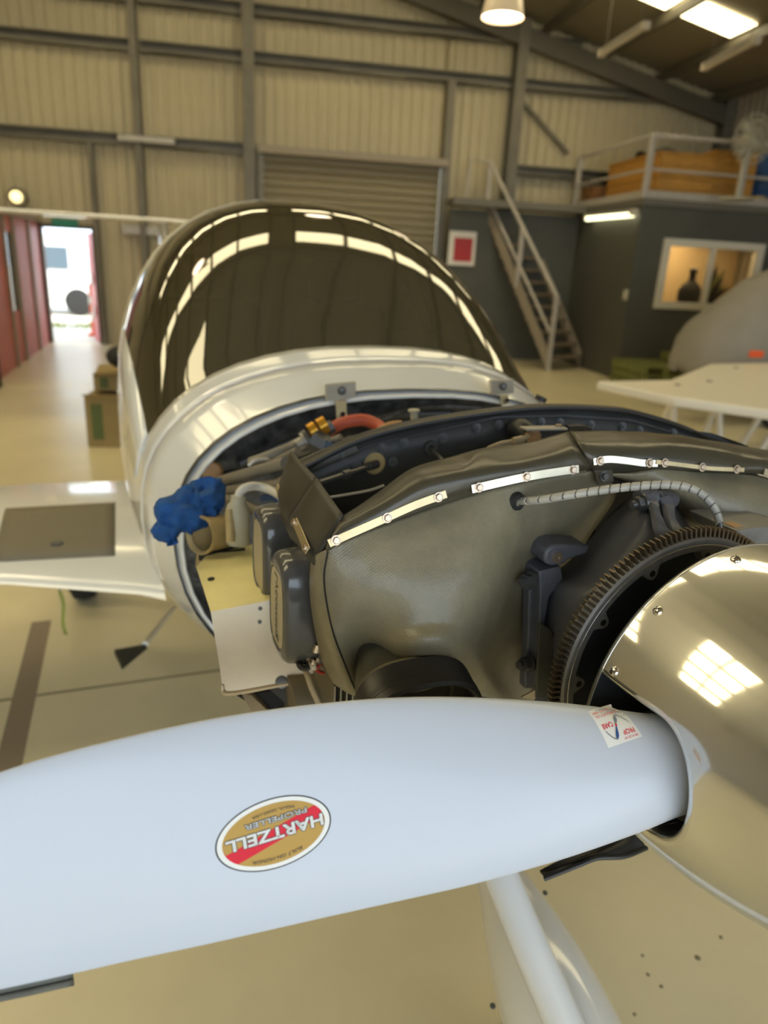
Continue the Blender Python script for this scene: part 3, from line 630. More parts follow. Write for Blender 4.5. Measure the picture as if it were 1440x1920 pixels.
def inset(r, d):
    c = sum(r, V())/len(r); out = []
    for p in r: q = V((p.x-c.x, 0, p.z-c.z)); q = q*(1-d/max(q.length, .01)); out.append(V((c.x+q.x, p.y, c.z+q.z)))
    return out
for si, wdt, nm in ((2.12, .07, 'canopy_hoop'),):
    k = min(range(len(FD)), key=lambda i: abs(FD[i][0]-si)); rr = []
    for ds in (-wdt/2, wdt/2):
        q = list(FD[k]); r = sec((si+ds, q[1]-.012, q[2]-.012, q[3], q[4])); rr.append(r[SILL:M_-SILL+1])
    mb = MB(); mb.grid(rr); mb.build(nm, 'frame_inner', can, solid=.02, soff=1)
for sd in (0, 1):
    mb = MB(); mb.grid([[V((rings[i][j].x*1.004, rings[i][j].y, rings[i][j].z)) for j in ((SILL-1, SILL, SILL+1) if sd == 0 else (M_-SILL-1, M_-SILL, M_-SILL+1))] for i in range(i0, i1+1)]); mb.build('sill_frame', 'white_paint', can, solid=.008)
mb = MB()
for i in range(0, i1+1):
    pass
tub = [[p*1.0 for p in inset(rings[i], .02)[:SILL+1]] for i in range(i0, i1+1)]; tub2 = [[p*1.0 for p in inset(rings[i], .02)[M_-SILL:]] for i in range(i0, i1+1)]
mb.grid(tub); mb.grid(tub2); mb.build('cockpit_lining', 'cockpit_dark', AP, solid=.004)
mb = MB(); mb.grid([[V((w*.56*math.sin(.5*PI*k/6*(1 if w > 0 else 1))if False else w*.56, y, zc+(.0 if k is None else 0)+hh*(1-abs(w)**2.6))) for w in [j/10-1 for j in range(21)]] for y, zc, hh, k in ((1.20, 1.22, .225, 0), (1.35, 1.20, .235, 1), (1.50, 1.18, .22, 2), (1.56, 1.15, .18, 3))])
mb.build('instrument_shroud', 'cockpit_dark', AP, solid=.012)
for u in (-.27, .27):
    mb = MB(); mb.box((u, 2.25, 1.15), (.42, .14, .75), Matrix.Rotation(R(-14), 3, 'X')); sb = mb.build('seat', 'seat_fabric', AP, bevel=.05, seg=3)
    mb = MB(); mb.box((u, 2.37, 1.60), (.22, .09, .16), Matrix.Rotation(R(-10), 3, 'X')); mb.build('headrest', 'seat_fabric', sb, bevel=.03, seg=3)
    mb = MB(); mb.box((u, 1.98, .82), (.44, .5, .14)); mb.build('cushion', 'seat_fabric', sb, bevel=.04)
# ---- wings, tail
WS = [(.55, 1.38, 2.66, .70, .145), (.62, 1.44, 2.64, .70, .14), (1.0, 1.62, 2.68, .70, .14), (1.8, 1.70, 2.60, .70, .13), (2.6, 1.75, 2.48, .705, .12), (3.6, 1.80, 2.42, .73, .12), (5.5, 1.95, 2.40, .80, .11), (5.9, 2.1, 2.35, .83, .08)]
def foil(x): return 1.9*(.2969*math.sqrt(x)-.126*x-.3516*x*x+.2843*x**3-.1015*x**4)*2.6
def wsec(w, sg):
    u, a, b, z, t = w; c = b-a; xs = [.5*(1-math.cos(PI*i/16)) for i in range(17)]
    up = [V((sg*u, a+c*x, z+.5*t*c*foil(x)*.8+.02*c*math.sin(PI*x))) for x in xs]; lo = [V((sg*u, a+c*x, z-.5*t*c*foil(x)*.55)) for x in xs]
    return up[::-1]+lo[1:]
def wtop(u, s):
    for p, q in zip(WS, WS[1:]):
        if u <= q[0] or q is WS[-1]:
            k = max(0, (u-p[0])/(q[0]-p[0])); w = [p[i]+(q[i]-p[i])*k for i in range(5)]
            c = w[2]-w[1]; x = min(1, max(0, (s-w[1])/c)); return w[3]+.5*w[4]*c*foil(x)*.8+.02*c*math.sin(PI*x)
for sg, lb in ((-1, None), (1, None)):
    mb = MB(); mb.grid([wsec(w, sg) for w in WS]); e = wsec(WS[-1], sg); mb.add(e, [tuple(range(len(e)))])
    wg = mb.build('wing', 'white_paint', AP, smooth=50)
    if sg < 0:
        WHL = Zz(160, 1117, 0)
        cs = [Zz(x, y, .78) for x, y in ((8, 938), (215, 928), (214, 1022), (-14, 1026))]
        rows = [[cs[0].lerp(cs[1], i/10).lerp(cs[3].lerp(cs[2], i/10), j/6) for i in range(11)] for j in range(7)]
        mb = MB(); mb.grid([[V((p.x, p.y, wtop(-p.x, p.y)+.001)) for p in r] for r in rows]); mb.build('walkway_mat', 'walk_mat', wg, solid=.003, soff=1)
        p = Zz(105, 1003, .78); mb = MB(); mb.lathe([(0, 0), (.022, 0), (.018, .006), (0, .006)], (p.x, p.y, wtop(-p.x, p.y)+.003), (0, 0, 1), 12); mb.build('filler_cap', 'bolt_dark', wg)
mb = MB(); mb.grid([[V((sg*t, y, z)) for sg, t, y, z in ((-1, .0, yl, zz), (-1, .035, yl+.12, zz), (-1, .04, (yl+yt)/2, zz), (0, 0, yt, zz), (1, .04, (yl+yt)/2, zz), (1, .035, yl+.12, zz))] for zz, yl, yt in ((1.05, 6.0, 7.15), (1.3, 6.3, 7.2), (1.7, 6.62, 7.3), (1.95, 6.72, 7.32))], cv=True); mb.build('fin', 'white_paint', AP)
mb = MB(); rows = []
for u in (-1.66, -1.6, -.9, 0, .9, 1.6, 1.66):
    a = 6.62+.18*abs(u)/1.66; c = (.62-.2*abs(u)/1.66)*(.8 if abs(u) > 1.65 else 1); th = .05*(.4 if abs(u) > 1.65 else 1)
    xs = [.5*(1-math.cos(PI*i/8)) for i in range(9)]
    rows.append([V((u, a+c*x, 1.96+th*foil(x))) for x in xs][::-1]+[V((u, a+c*x, 1.96-th*.8*foil(x))) for x in xs][1:])
mb.grid(rows); mb.add(rows[0], [tuple(range(len(rows[0])))]); mb.add(rows[-1], [tuple(range(len(rows[-1])))]); mb.build('tailplane', 'white_paint', AP)
# ---- undercarriage
for sg in (-1, 1):
    mb = MB(); mb.lathe([(0, -.06), (.11, -.065), (.15, -.07), (.19, -.05), (.2, 0), (.19, .05), (.15, .07), (.11, .065), (0, .06)], (-sg*WHL.x, WHL.y, .2), (1, 0, 0), 28); mw = mb.build('main_wheel', 'tyre', AP)
    mb = MB(); mb.lathe([(0, -.075), (.09, -.072), (.1, -.06), (.1, .06), (.09, .072), (0, .075)], (-sg*WHL.x, WHL.y, .2), (1, 0, 0), 20); mb.build('hub', 'white_satin', mw)
    mb = MB(); mb.tube([(sg*.3, WHL.y-.1, .6), (sg*.6, WHL.y-.05, .42), (-sg*WHL.x*.95, WHL.y, .2)], [.05, .04, .03], 10); mb.build('main_leg', 'white_paint', AP)
    # boarding step
    q = [Zz(x, y, .36) for x, y in ((214, 1218), (276, 1207), (228, 1246))]; q = [V((sg*-1*p.x, p.y, p.z)) for p in q]
    mb = MB(); mb.prism(q, (0, 0, -.02)); sp = mb.build('boarding_step', 'black_rubber', AP, smooth=0)
    a = Zz(272, 1208, .36); b = Uu(325, 1140, -.46); mb = MB(); mb.tube([V((-sg*a.x, a.y, a.z)), V((-sg*b.x, b.y, b.z))], .011, 8); mb.build('step_tube', 'white_satin', sp)
mb = MB(); mb.tube(cat([V((.0, 1.0, .86)), V((.01, .32, .495)), V((.022, .10, .375)), V((.035, -.15, .25))], 6), .037, 18); mb.build('nose_leg', 'white_paint', AP)
rows = []
for y, w, z0, z1, uc in ((-.26, .01, .20, .22, .07), (-.22, .055, .13, .29, .062), (-.08, .092, .09, .345, .066), (.08, .107, .08, .37, .076), (.22, .105, .09, .38, .092), (.36, .085, .12, .37, .112), (.50, .055, .17, .34, .135), (.62, .025, .23, .30, .15), (.67, .004, .26, .275, .155)):
    rows.append([V((uc+w*math.cos(2*PI*j/24), y, (z0+z1)/2+(z1-z0)/2*math.sin(2*PI*j/24))) for j in range(24)])
mb = MB(); mb.grid(gridpts(rows, 3), cv=False); mb.grid([[r[-1], r[0]] for r in gridpts(rows, 3)]); wpn = mb.build('wheel_fairing', 'white_paint', AP, smooth=60)
mb = MB(); mb.lathe([(0, -.05), (.1, -.055), (.16, -.045), (.175, 0), (.16, .045), (.1, .055), (0, .05)], (.082, .15, .175), (1, 0, 0), 28); mb.build('nose_wheel', 'tyre', AP)
for px, py in ((1022, 1674), (924, 1886), (1068, 1886)):
    p = Zz(px, py, .40); mb = MB(); mb.lathe([(.006, 0), (.005, .002), (0, .003)], p, (0, -.3, 1), 8); mb.build('screw', 'bolt_dark', wpn)
# ---- propeller: spinner
RB, SB, LT = .198, -.078, .40
def rsp(s):                                            # spinner radius at station s
    a = max(0, min(1, (SB-s)/LT)); return RB*(max(0, 1-a**2.0))**.60
S0 = -.16; TH = R(4.0); HUB = V((0, S0, CZ))
BD = V((-math.cos(TH), 0, -math.sin(TH))); BN = V((math.sin(TH), 0, -math.cos(TH)))     # along the blade; down, towards its leading edge
RC, RF = .070, .056; LIP = .011                         # half width, forward reach, rolled lip
def gsl(p):                                            # distance to the blade cutout (capsule open to the rear)
    d = p-V((0, 0, CZ)); b = d.dot(BN); a = max(0, S0-p.y)
    return math.hypot(a*(RC+LIP)/(RF+LIP), b)-(RC+LIP) if abs(d.dot(BD)) > .05 else .1
na, nt_ = 110, 300; G = []
for i in range(na+1):
    s = SB-LT*(1-(1-i/na)**1.35) if i < na else SB-LT
    r = rsp(s); G.append([V((r*math.cos(2*PI*j/nt_), s, CZ+r*math.sin(2*PI*j/nt_))) for j in range(nt_)])
mb = MB(); idx = {}; cutid = {}
def vget(i, j):
    k = (i, j % nt_)
    if k not in idx: idx[k] = len(mb.v); mb.v.append(G[i][j % nt_])
    return idx[k]
GV = [[gsl(p) for p in r] for r in G]
for i in range(na):
    for j in range(nt_):
        q = [(i, j), (i, (j+1) % nt_), (i+1, (j+1) % nt_), (i+1, j)]; g = [GV[a][b] for a, b in q]
        if min(g) >= 0: mb.f.append(tuple(vget(*k) for k in q)); mb.m.append(0)
        elif max(g) > 0:
            poly = []
            for k in range(4):
                a, b, ga, gb = q[k], q[(k+1) % 4], g[k], g[(k+1) % 4]
                if ga >= 0: poly.append(vget(*a))
                if (ga >= 0) != (gb >= 0):
                    key = tuple(sorted((a, b)))
                    if key not in cutid:
                        pa, pb = G[a[0]][a[1]], G[b[0]][b[1]]; t = ga/(ga-gb)
                        for _ in range(3):
                            p = pa.lerp(pb, t); e = gsl(p); t -= e/((gb-ga)+1e-9) if abs(gb-ga) > 1e-9 else 0; t = max(0, min(1, t))
                        cutid[key] = len(mb.v); mb.v.append(pa.lerp(pb, t))
                    poly.append(cutid[key])
            if len(poly) >= 3: mb.f.append(tuple(poly)); mb.m.append(0)
spn = mb.build('spinner', 'chrome_spinner', AP, smooth=180)
nr = []
for v in spn.data.vertices:
    p = v.co; d = V((p.x, 0, p.z-CZ)); e = .0005; sl_ = (rsp(p.y+e)-rsp(p.y-e))/(2*e) if SB-LT+.002 < p.y < SB-.001 else ((rsp(SB)-rsp(SB-2*e))/(2*e) if p.y >= SB-.001 else 30)
    n = d.normalized()+V((0, -sl_, 0)) if d.length > 1e-6 else V((0, -1, 0)); nr.append(n.normalized())
spn.data.normals_split_custom_set_from_vertices(nr)
def onsp(a, b, sgn, dep):                              # spinner surface point over cutout coordinates (a along the axis aft of S0, b across)
    s = S0+a; r = rsp(min(s, SB)); return V((0, s, CZ))+BN*b+BD*sgn*(math.sqrt(max(1e-6, r*r-b*b))-dep)
for sgn in (1, -1):
    outl = [(SB-S0, 1, 0)]; par = []
    aft = SB-S0
    for k in range(12): par.append((aft*(1-k/12), -1, None))
    for k in range(41): par.append((None, None, -PI/2+PI*k/40))
    for k in range(1, 13): par.append((aft*k/12, 1, None))
    rows = []
    for off, dep in ((LIP, .0), (LIP*.72, .0006), (LIP*.42, .0024), (LIP*.18, .0056), (LIP*.04, .0095), (0, .014), (0, .022)):
        row = []
        for a, sg, ph in par:
            if ph is None: row.append(onsp(a, sg*(RC+off), sgn, dep))
            else: row.append(onsp(-(RF+off)*math.cos(ph), (RC+off)*math.sin(ph), sgn, dep))
        rows.append(row)
    mb = MB(); mb.grid(rows); mb.build('cutout_flange', 'chrome_spinner', spn, smooth=180)
mb = MB(); mb.lathe([(.05, SB+.004), (RB-.004, SB+.004), (RB-.001, SB+.002), (RB, SB-.0005), (RB, SB), (RB-.002, SB+.006), (RB-.01, SB+.012), (.05, SB+.012)], (0, 0, CZ), (0, 1, 0), 160)
mb.build('backing_plate', 'web_black', spn, smooth=40)
mb = MB(); mb.lathe([(RB-.0005, SB+.003), (RB+.0008, SB+.002), (RB+.0008, SB-.001), (RB-.0005, SB-.0012)], (0, 0, CZ), (0, 1, 0), 200)
rim = mb.build('rear_rim', 'chrome_spinner', spn, smooth=60)
def spinhit(px, py):
    d = ray(px, py); t = .2
    while t < 2:
        p = loc(CO+d*t)
        if p.y < SB+.002 and math.hypot(p.x, p.z-CZ) < rsp(p.y): return p
        t += .0005
    return None
def spn_normal(p):
    e = .001; sl_ = (rsp(p.y+e)-rsp(p.y-e))/(2*e); d = V((p.x, 0, p.z-CZ)).normalized(); return (d+V((0, -max(-5, min(5, sl_)), 0))).normalized()
mb = MB(); mb.lathe([(.0002, .0036), (.002, .0034), (.0042, .0026), (.0056, .0012), (.006, 0), (.006, -.001)], (0, 0, 0), (0, 0, 1), 24)
for k in range(4):                                     # cross recess of the head
    an = k*PI/2; c, s = math.cos(an), math.sin(an)
    mb.box((c*.0018, s*.0018, .00345), (.0034 if k % 2 == 0 else .0009, .0009 if k % 2 == 0 else .0034, .0004), None, 1)
scr_me = proto(mb, 'screw', ['screw_steel', 'void_black'])
hits = [spinhit(*q) for q in ((1379, 1049), (1233, 1145), (1151, 1259))]
angs = []
for p in hits:
    if p: inst('screw', scr_me, spn, p, spn_normal(p), .5); angs.append(math.atan2(p.z-CZ, p.x))
if all(hits):
    st_ = (angs[1]-angs[0]); sp_s = sum(p.y for p in hits)/3
    for k in range(1, 9):
        a = angs[0]-k*st_; rr_ = rsp(sp_s); p = V((rr_*math.cos(a), sp_s, CZ+rr_*math.sin(a)))
        if gsl(p) > .02: inst('screw', scr_me, spn, p, spn_normal(p), .4*k)
# ---- hub and blades
mb = MB(); mb.lathe([(.0, -.16), (.06, -.15), (.075, -.1), (.08, 0), (.07, .06), (.06, .16)], (0, S0, CZ), (0, 1, 0), 32)
for sgn in (1, -1): mb.lathe([(.058, .05), (.058, .15), (.0, .15)], (0, S0, CZ), BD*sgn, 32)
mb.build('propeller_hub', 'void_black', AP)
TBL = [(.12, -.052, .052), (.14, -.0520, .0505), (.16, -.0585, .0488), (.18, -.0655, .0500), (.2, -.0735, .0510), (.25, -.0905, .0516), (.3, -.105, .0514), (.35, -.1185, .0494), (.4, -.1308, .0466), (.45, -.141, .0416), (.5, -.149, .0365), (.55, -.1555, .0312), (.6, -.1608, .0261), (.65, -.1634, .0209), (.7, -.1645, .0144), (.76, -.163, .008), (.82, -.155, .0), (.87, -.14, -.01), (.905, -.115, -.025), (.915, -.09, -.045)]
def itp(x, xs, ys):
    if x <= xs[0]: return ys[0]
    for a, b, c, d in zip(xs, xs[1:], ys, ys[1:]):
        if x <= b: return c+(d-c)*(x-a)/(b-a)
    return ys[-1]
RX = [t[0] for t in TBL]
def sm(x, ys):                                         # slightly smoothed table lookup
    return sum(itp(x+e, RX, ys) for e in (-.02, -.01, 0, .01, .02))/5
def bsec(r):
    be = R(itp(r, [.1, .2, .35, .5, .7, .95], [45, 42, 34, 28, 22, 18])); t0, t1 = sm(r, [t[1] for t in TBL]), sm(r, [t[2] for t in TBL])
    if r > .87: t0, t1 = itp(r, RX, [t[1] for t in TBL]), itp(r, RX, [t[2] for t in TBL])
    tf = itp(r, [.12, .15, .2, .25, .35, .5, .7, .9, .915], [.040, .040, .038, .033, .0225, .015, .010, .006, .002]); tb = itp(r, [.12, .15, .2, .3, .5, .9, .915], [.050, .046, .030, .012, .006, .003, .001])
    return be, (t0+t1)/2, (t1-t0)/2, tf, tb
def bframe(r, sgn=1):
    be, m, a, tf, tb = bsec(r); bn = BN*sgn; c = bn*math.cos(be)+V((0, -math.sin(be), 0)); n = V((0, -math.cos(be), 0))-bn*math.sin(be)
    return HUB+BD*sgn*r+c*m, c*a, n, tf, tb
def bfront(r, x, h=0):                                 # front face: r along the blade, x -1 (trailing) .. 1 (leading)
    o, c, n, tf, tb = bframe(r); w = math.sqrt(max(0, 1-x*x)); return o+c*x+n*(tf*w+h)
def blade(sgn):
    rows = []; rs = [.12+.755*i/90 for i in range(91)]+[.88, .885, .89, .895, .9, .905, .91, .915]
    for r in rs:
        o, c, n, tf, tb = bframe(r, sgn); rows.append([o+c*math.cos(2*PI*j/56)+n*(tf if math.sin(2*PI*j/56) > 0 else tb)*math.sin(2*PI*j/56) for j in range(56)])
    mb = MB(); mb.grid(rows, cv=True); mb.add(rows[-1], [tuple(range(56))]); return mb.build('propeller_blade', 'blade_paint', AP, smooth=75)
bl1 = blade(1); bl2 = blade(-1)
mb = MB(); rows = []
for i in range(25):
    r = .745+.13*i/24; o, c, n, tf, tb = bframe(r)
    rows.append([o+c*(math.cos(a)*1.0)+n*(tf if math.sin(a) > 0 else tb)*math.sin(a)+c.normalized()*dx for a, dx in ((-.35, .0005), (-.2, .004), (-.06, .0075), (.02, .0085), (.05, .004))])
mb.grid(rows); mb.build('leading_edge_strip', 'blade_edge', bl1, solid=.001)
# ---- stickers on the blade
def text2d(body, size, off=0.0, sx=1):
    cu = bpy.data.curves.new('t', 'FONT'); cu.body = body; cu.size = size; cu.offset = off; cu.align_x = 'CENTER'; cu.resolution_u = 3; cu.fill_mode = 'FRONT'
    o = bpy.data.objects.new('t', cu); COL.objects.link(o); dg = bpy.context.evaluated_depsgraph_get(); me = o.evaluated_get(dg).to_mesh()
    vs = [(v.co.x*sx, v.co.y) for v in me.vertices]; fs = [tuple(p.vertices) for p in me.polygons]
    o.evaluated_get(dg).to_mesh_clear(); bpy.data.objects.remove(o); bpy.data.curves.remove(cu); return vs, fs
def fit(body, x0, x1, y0, y1, off=0):                  # text filled into a box, cut into small faces so that it can bend
    vs, fs = text2d(body, 1, off); X = [v[0] for v in vs]; Y = [v[1] for v in vs]
    a, b, c, d = min(X), max(X), min(Y), max(Y)
    bm = bmesh.new(); bv = [bm.verts.new((x0+(x-a)/(b-a)*(x1-x0), y0+(y-c)/(d-c)*(y1-y0), 0)) for x, y in vs]
    for f in fs:
        try: bm.faces.new([bv[i] for i in f])
        except ValueError: pass
    for k in range(1, 5): bmesh.ops.bisect_plane(bm, geom=bm.verts[:]+bm.edges[:]+bm.faces[:], plane_co=(0, y0+(y1-y0)*k/5, 0), plane_no=(0, 1, 0))
    bm.verts.index_update(); r = [(v.co.x, v.co.y) for v in bm.verts], [tuple(v.index for v in f.verts) for f in bm.faces]; bm.free(); return r
def blademap(r0, t0, rot):                             # sticker metres (text right, text up) -> blade surface; text right = outboard, up = leading edge
    cr, sr = math.cos(rot), math.sin(rot)
    def f(x, y, h):
        r = r0+x*cr-y*sr; t = t0+x*sr+y*cr; be, m, a, tf, tb = bsec(r); return bfront(r, (t-m)/a, h)
    return f
def sticker(name, layers, f, mats, label=None):
    mb = MB()
    for k, (vs, fs, mi) in enumerate(layers): mb.add([f(x, y, .00015+.00013*k) for x, y in vs], fs, mi)
    o = bpy.data.objects.new(name, bpy.data.meshes.new(name)); COL.objects.link(o); o.parent = bl1
    o.data.from_pydata(mb.v, [], mb.f)
    for m in mats: o.data.materials.append(MATS[m])
    o.data.polygons.foreach_set('material_index', mb.m); o.data.polygons.foreach_set('use_smooth', [True]*len(mb.f))
    if label: o['label'] = label
    return o
def disc(a, b, nr=6, n=72, r0=0):
    vs = [(0, 0)] if r0 == 0 else []; fs = []
    for i in range(1, nr+1):
        k = r0+(1-r0)*(i/nr if r0 == 0 else (i-1)/(nr-1)); vs += [(a*k*math.cos(2*PI*j/n), b*k*math.sin(2*PI*j/n)) for j in range(n)]
    o = 1 if r0 == 0 else 0
    if r0 == 0: fs += [(0, 1+j, 1+(j+1) % n) for j in range(n)]
    for i in range(nr-1): fs += [(o+i*n+j, o+i*n+(j+1) % n, o+(i+1)*n+(j+1) % n, o+(i+1)*n+j) for j in range(n)]
    return vs, fs
A_ = .0508; B_ = .0295; q_ = B_/(.64*A_)               # q_ keeps the lettering in proportion to the oval
def U(vs): return [(x*A_, y*A_*q_) for x, y in vs]
Ls = []
v, f_ = disc(A_, B_); Ls.append((v, f_, 1)); v, f_ = disc(A_*.972, B_*.962); Ls.append((v, f_, 0)); v, f_ = disc(A_*.885, B_*.845); Ls.append((v, f_, 2))
vs, fs = [], []
for i in range(41):                                    # red band clipped to the gold oval
    x = -.885+1.77*i/40; yl = .64*.845*math.sqrt(max(0, 1-(x/.885)**2)); y0, y1 = max(-yl, min(yl, .27*x-.095)), max(-yl, min(yl, .27*x+.168)); vs += [(x, y0+(y1-y0)*k/3) for k in range(4)]
for i in range(40): fs += [(i*4+k, i*4+k+1, i*4+k+5, i*4+k+4) for k in range(3)]
Ls.append((U(vs), fs, 3))
def heavy(b, x0, x1, y0, y1, e, mi, off):               # a bold word: the same word laid down eight times, shifted by e
    v, f_ = fit(b, x0, x1, y0, y1, off); vv, ff = [], []
    for k in range(8):
        o = len(vv); vv += [(x+e*math.cos(k*PI/4), y+e*math.sin(k*PI/4)) for x, y in v]; ff += [tuple(i+o for i in q) for q in f_]
    Ls.append((U(vv), ff, mi))
heavy('HARTZELL', -.845, .815, -.10, .10, .024, 1, .0); heavy('HARTZELL', -.845, .815, -.10, .10, .010, 0, .0)
heavy('PROPELLER', -.595, .475, -.30, -.21, .014, 1, .0); heavy('PROPELLER', -.595, .475, -.30, -.21, .004, 0, .0)
def arc(vs, x0, k): return [(x, y+k*(x-x0)**2) for x, y in vs]
v, f_ = fit('PIQUA, OHIO USA', -.40, .33, -.445, -.385, .0); Ls.append((U(arc(v, -.03, .22)), f_, 1))
v, f_ = fit('BUILT ON HONOR', -.42, .44, .415, .475, .0); Ls.append((U(arc(v, .02, -.25)), f_, 1))
HZ = (.5735, -.0552, R(0)); sticker('maker_decal', Ls, blademap(*HZ), ['sticker_white', 'sticker_dark', 'sticker_gold', 'sticker_red'], 'oval gold, red and white maker decal')
def quadgrid(x0, x1, y0, y1, n=10):
    vs = [(x0+(x1-x0)*i/n, y0+(y1-y0)*j/n) for i in range(n+1) for j in range(n+1)]
    return vs, [(i*(n+1)+j, (i+1)*(n+1)+j, (i+1)*(n+1)+j+1, i*(n+1)+j+1) for i in range(n) for j in range(n)]
w2, h2 = .0215, .0192; Lc = [(*quadgrid(-w2, w2, -h2, h2), 0)]
def T(b, x0, x1, y0, y1, mi, off=.01): v, f_ = fit(b, x0*w2, x1*w2, y0*h2, y1*h2, off); Lc.append((v, f_, mi))
T('SERVICED BY', -.86, -.02, .76, .88, 1, 0); T('PROP', -.80, -.12, .40, .66, 1, .015); T('CARE', .16, .80, -.18, .08, 1, .015)
T('AUSTRALIA PTY LTD', -.72, .82, -.66, -.54, 1, 0); T('PH: (07) 3277 9880', -.78, .90, -.88, -.76, 1, 0)
def stroke(pts, w, mi):
    vs, fs = [], []
    for i, (x, y) in enumerate(pts):
        a, b = pts[max(0, i-1)], pts[min(len(pts)-1, i+1)]; d = V((b[0]-a[0], b[1]-a[1])).normalized(); ww = w[i]/2
        vs += [(x*w2-d.y*ww, y*h2+d.x*ww), (x*w2+d.y*ww, y*h2-d.x*ww)]
    for i in range(len(pts)-1): fs.append((2*i, 2*i+1, 2*i+3, 2*i+2))
    Lc.append((vs, fs, mi))
def lerp2(a, b, n): return [(a[0]+(b[0]-a[0])*i/n, a[1]+(b[1]-a[1])*i/n) for i in range(n+1)]
stroke(lerp2((.36, .74), (.06, .12), 6), [.0008, .0026, .0034, .0032, .0026, .0018, .0012], 2)
stroke(lerp2((.06, .12), (.0, -.02), 2), [.0016, .002, .0014], 1)
stroke(lerp2((.0, -.02), (-.26, -.42), 6), [.0012, .002, .003, .0034, .003, .002, .0008], 3)
stroke([(.36, .74), (.5, .66), (.62, .5), (.72, .3), (.76, .16)], [.0012, .0012, .0011, .001, .0004], 3)
stroke([(-.26, -.42), (-.42, -.38), (-.58, -.22), (-.7, -.02), (-.76, .14)], [.0012, .0012, .0011, .001, .0004], 3)
PC = (.2125, -.0565, R(0)); sticker('service_decal', Lc, blademap(*PC), ['sticker_white', 'sticker_red', 'sticker_blue', 'sticker_grey'], 'square white decal with red lettering and a small propeller drawing')
# ================================================================== THE ENGINE (parts of the airplane)
def SG(rows): return [[S(*p) for p in r] for r in rows]
def hexbolt(h=.004, r=.0058, wash=True, recess=False):
    mb = MB()
    if wash: mb.lathe([(r*1.35, 0), (r*1.35, .0009), (r*.6, .0012)], (0, 0, 0), (0, 0, 1), 20)
    c = [V((r*math.cos(PI/3*k), r*math.sin(PI/3*k), .0008)) for k in range(6)]; c2 = [V((p.x, p.y, h)) for p in c]; c3 = [V((p.x*.85, p.y*.85, h+.0006)) for p in c]
    mb.grid([c, c2, c3], cv=True); mb.add(c3, [tuple(range(6))])
    return mb
BOLT = proto(hexbolt(), 'bolt', 'bolt_steel', smooth=25)
BOLTD = proto(hexbolt(.006, .007), 'bolt', 'bolt_dark', smooth=25)
STUD = proto(MB().lathe([(0, .007), (.003, .0068), (.0032, .004), (.0066, .004), (.0066, .0005), (.009, .0004), (.009, 0)], (0, 0, 0), (0, 0, 1), 12), 'bolt', 'stud_grey', smooth=30)
# dark core: crankcase, firewall, mount tubes
mb = MB(); mb.bb((-.11, .24, .92), (.22, .60, 1.22)); mb.build('crankcase', 'bay_dark', AP, bevel=.03, seg=3)
mb = MB(); rr = inset(rings[next(i for i, q in enumerate(FD) if q[0] >= 1.0)], .012); mb.add([V((p.x, 1.0, p.z)) for p in rr[:-1]], [tuple(range(len(rr)-1))]); mb.build('firewall', 'firewall', AP, smooth=0, solid=.004)
mb = MB(); mb.grid([[V((p.x, y, p.z)) for p in inset(rings[2], .004)] for y in (.915, 1.0)]); mb.build('flange_lip', 'firewall', AP)
for a, b, r in ((S(400, 905, .92), S(535, 868, .62), .011), (S(405, 922, .90), S(545, 905, .6), .010), (S(405, 925, .90), S(545, 985, .56), .011), (S(440, 905, .85), S(560, 845, .70), .009), (S(480, 880, .9), S(640, 820, .75), .008)):
    mb = MB(); mb.tube([a, b], r, 12); mb.build('mount_tube', 'tube_grey', AP)
# ---- front baffle, left half: one fibreglass moulding with the intake neck
FB = [[(588, 1052, .19), (612, 1030, .15), (700, 992, .145), (845, 940, .145), (930, 915, .145), (1010, 897, .15), (1112, 880, .155)],
      [(586, 1100, .19), (608, 1080, .145), (700, 1050, .122), (830, 1010, .115), (930, 985, .122), (1015, 970, .15), (1152, 925, .185)],
      [(590, 1150, .19), (612, 1140, .145), (690, 1120, .110), (800, 1095, .088), (915, 1075, .095), (985, 1060, .16), (1092, 1020, .205)],
      [(600, 1205, .19), (628, 1200, .128), (682, 1190, .128), (785, 1170, .075), (895, 1160, .085), (955, 1165, .165), (1025, 1150, .20)],
      [(612, 1248, .19), (648, 1252, .128), (692, 1237, .150), (785, 1215, .062), (878, 1222, .080), (935, 1255, .175), (1000, 1262, .19)],
      [(628, 1278, .19), (666, 1300, .14), (700, 1300, .16), (780, 1296, .13), (890, 1300, .13), (950, 1320, .17), (1000, 1330, .23)]]
mb = MB(); net = gridpts(SG(FB), 8)
for i, r in enumerate(net):
    for j, p in enumerate(r): r[j] = p+V((0, .0012*noise.noise(p*22)+.0025*noise.noise(p*9+V((3, 1, 0))), 0))
mb.grid(net); baf = mb.build('front_baffle', 'fibreglass', AP, smooth=80, solid=.004, soff=1)
crease = cat([S(614, 1034, .139), S(607, 1080, .136), S(612, 1130, .134), S(624, 1185, .124), S(642, 1235, .122), S(660, 1280, .130), S(672, 1303, .138)], 8)
mb = MB(); mb.tube([p+V((0, -.001, 0)) for p in crease], .0012, 6); mb.build('crease_shade', 'void_black', baf)  # black thread along the fold, its shade put in as colour
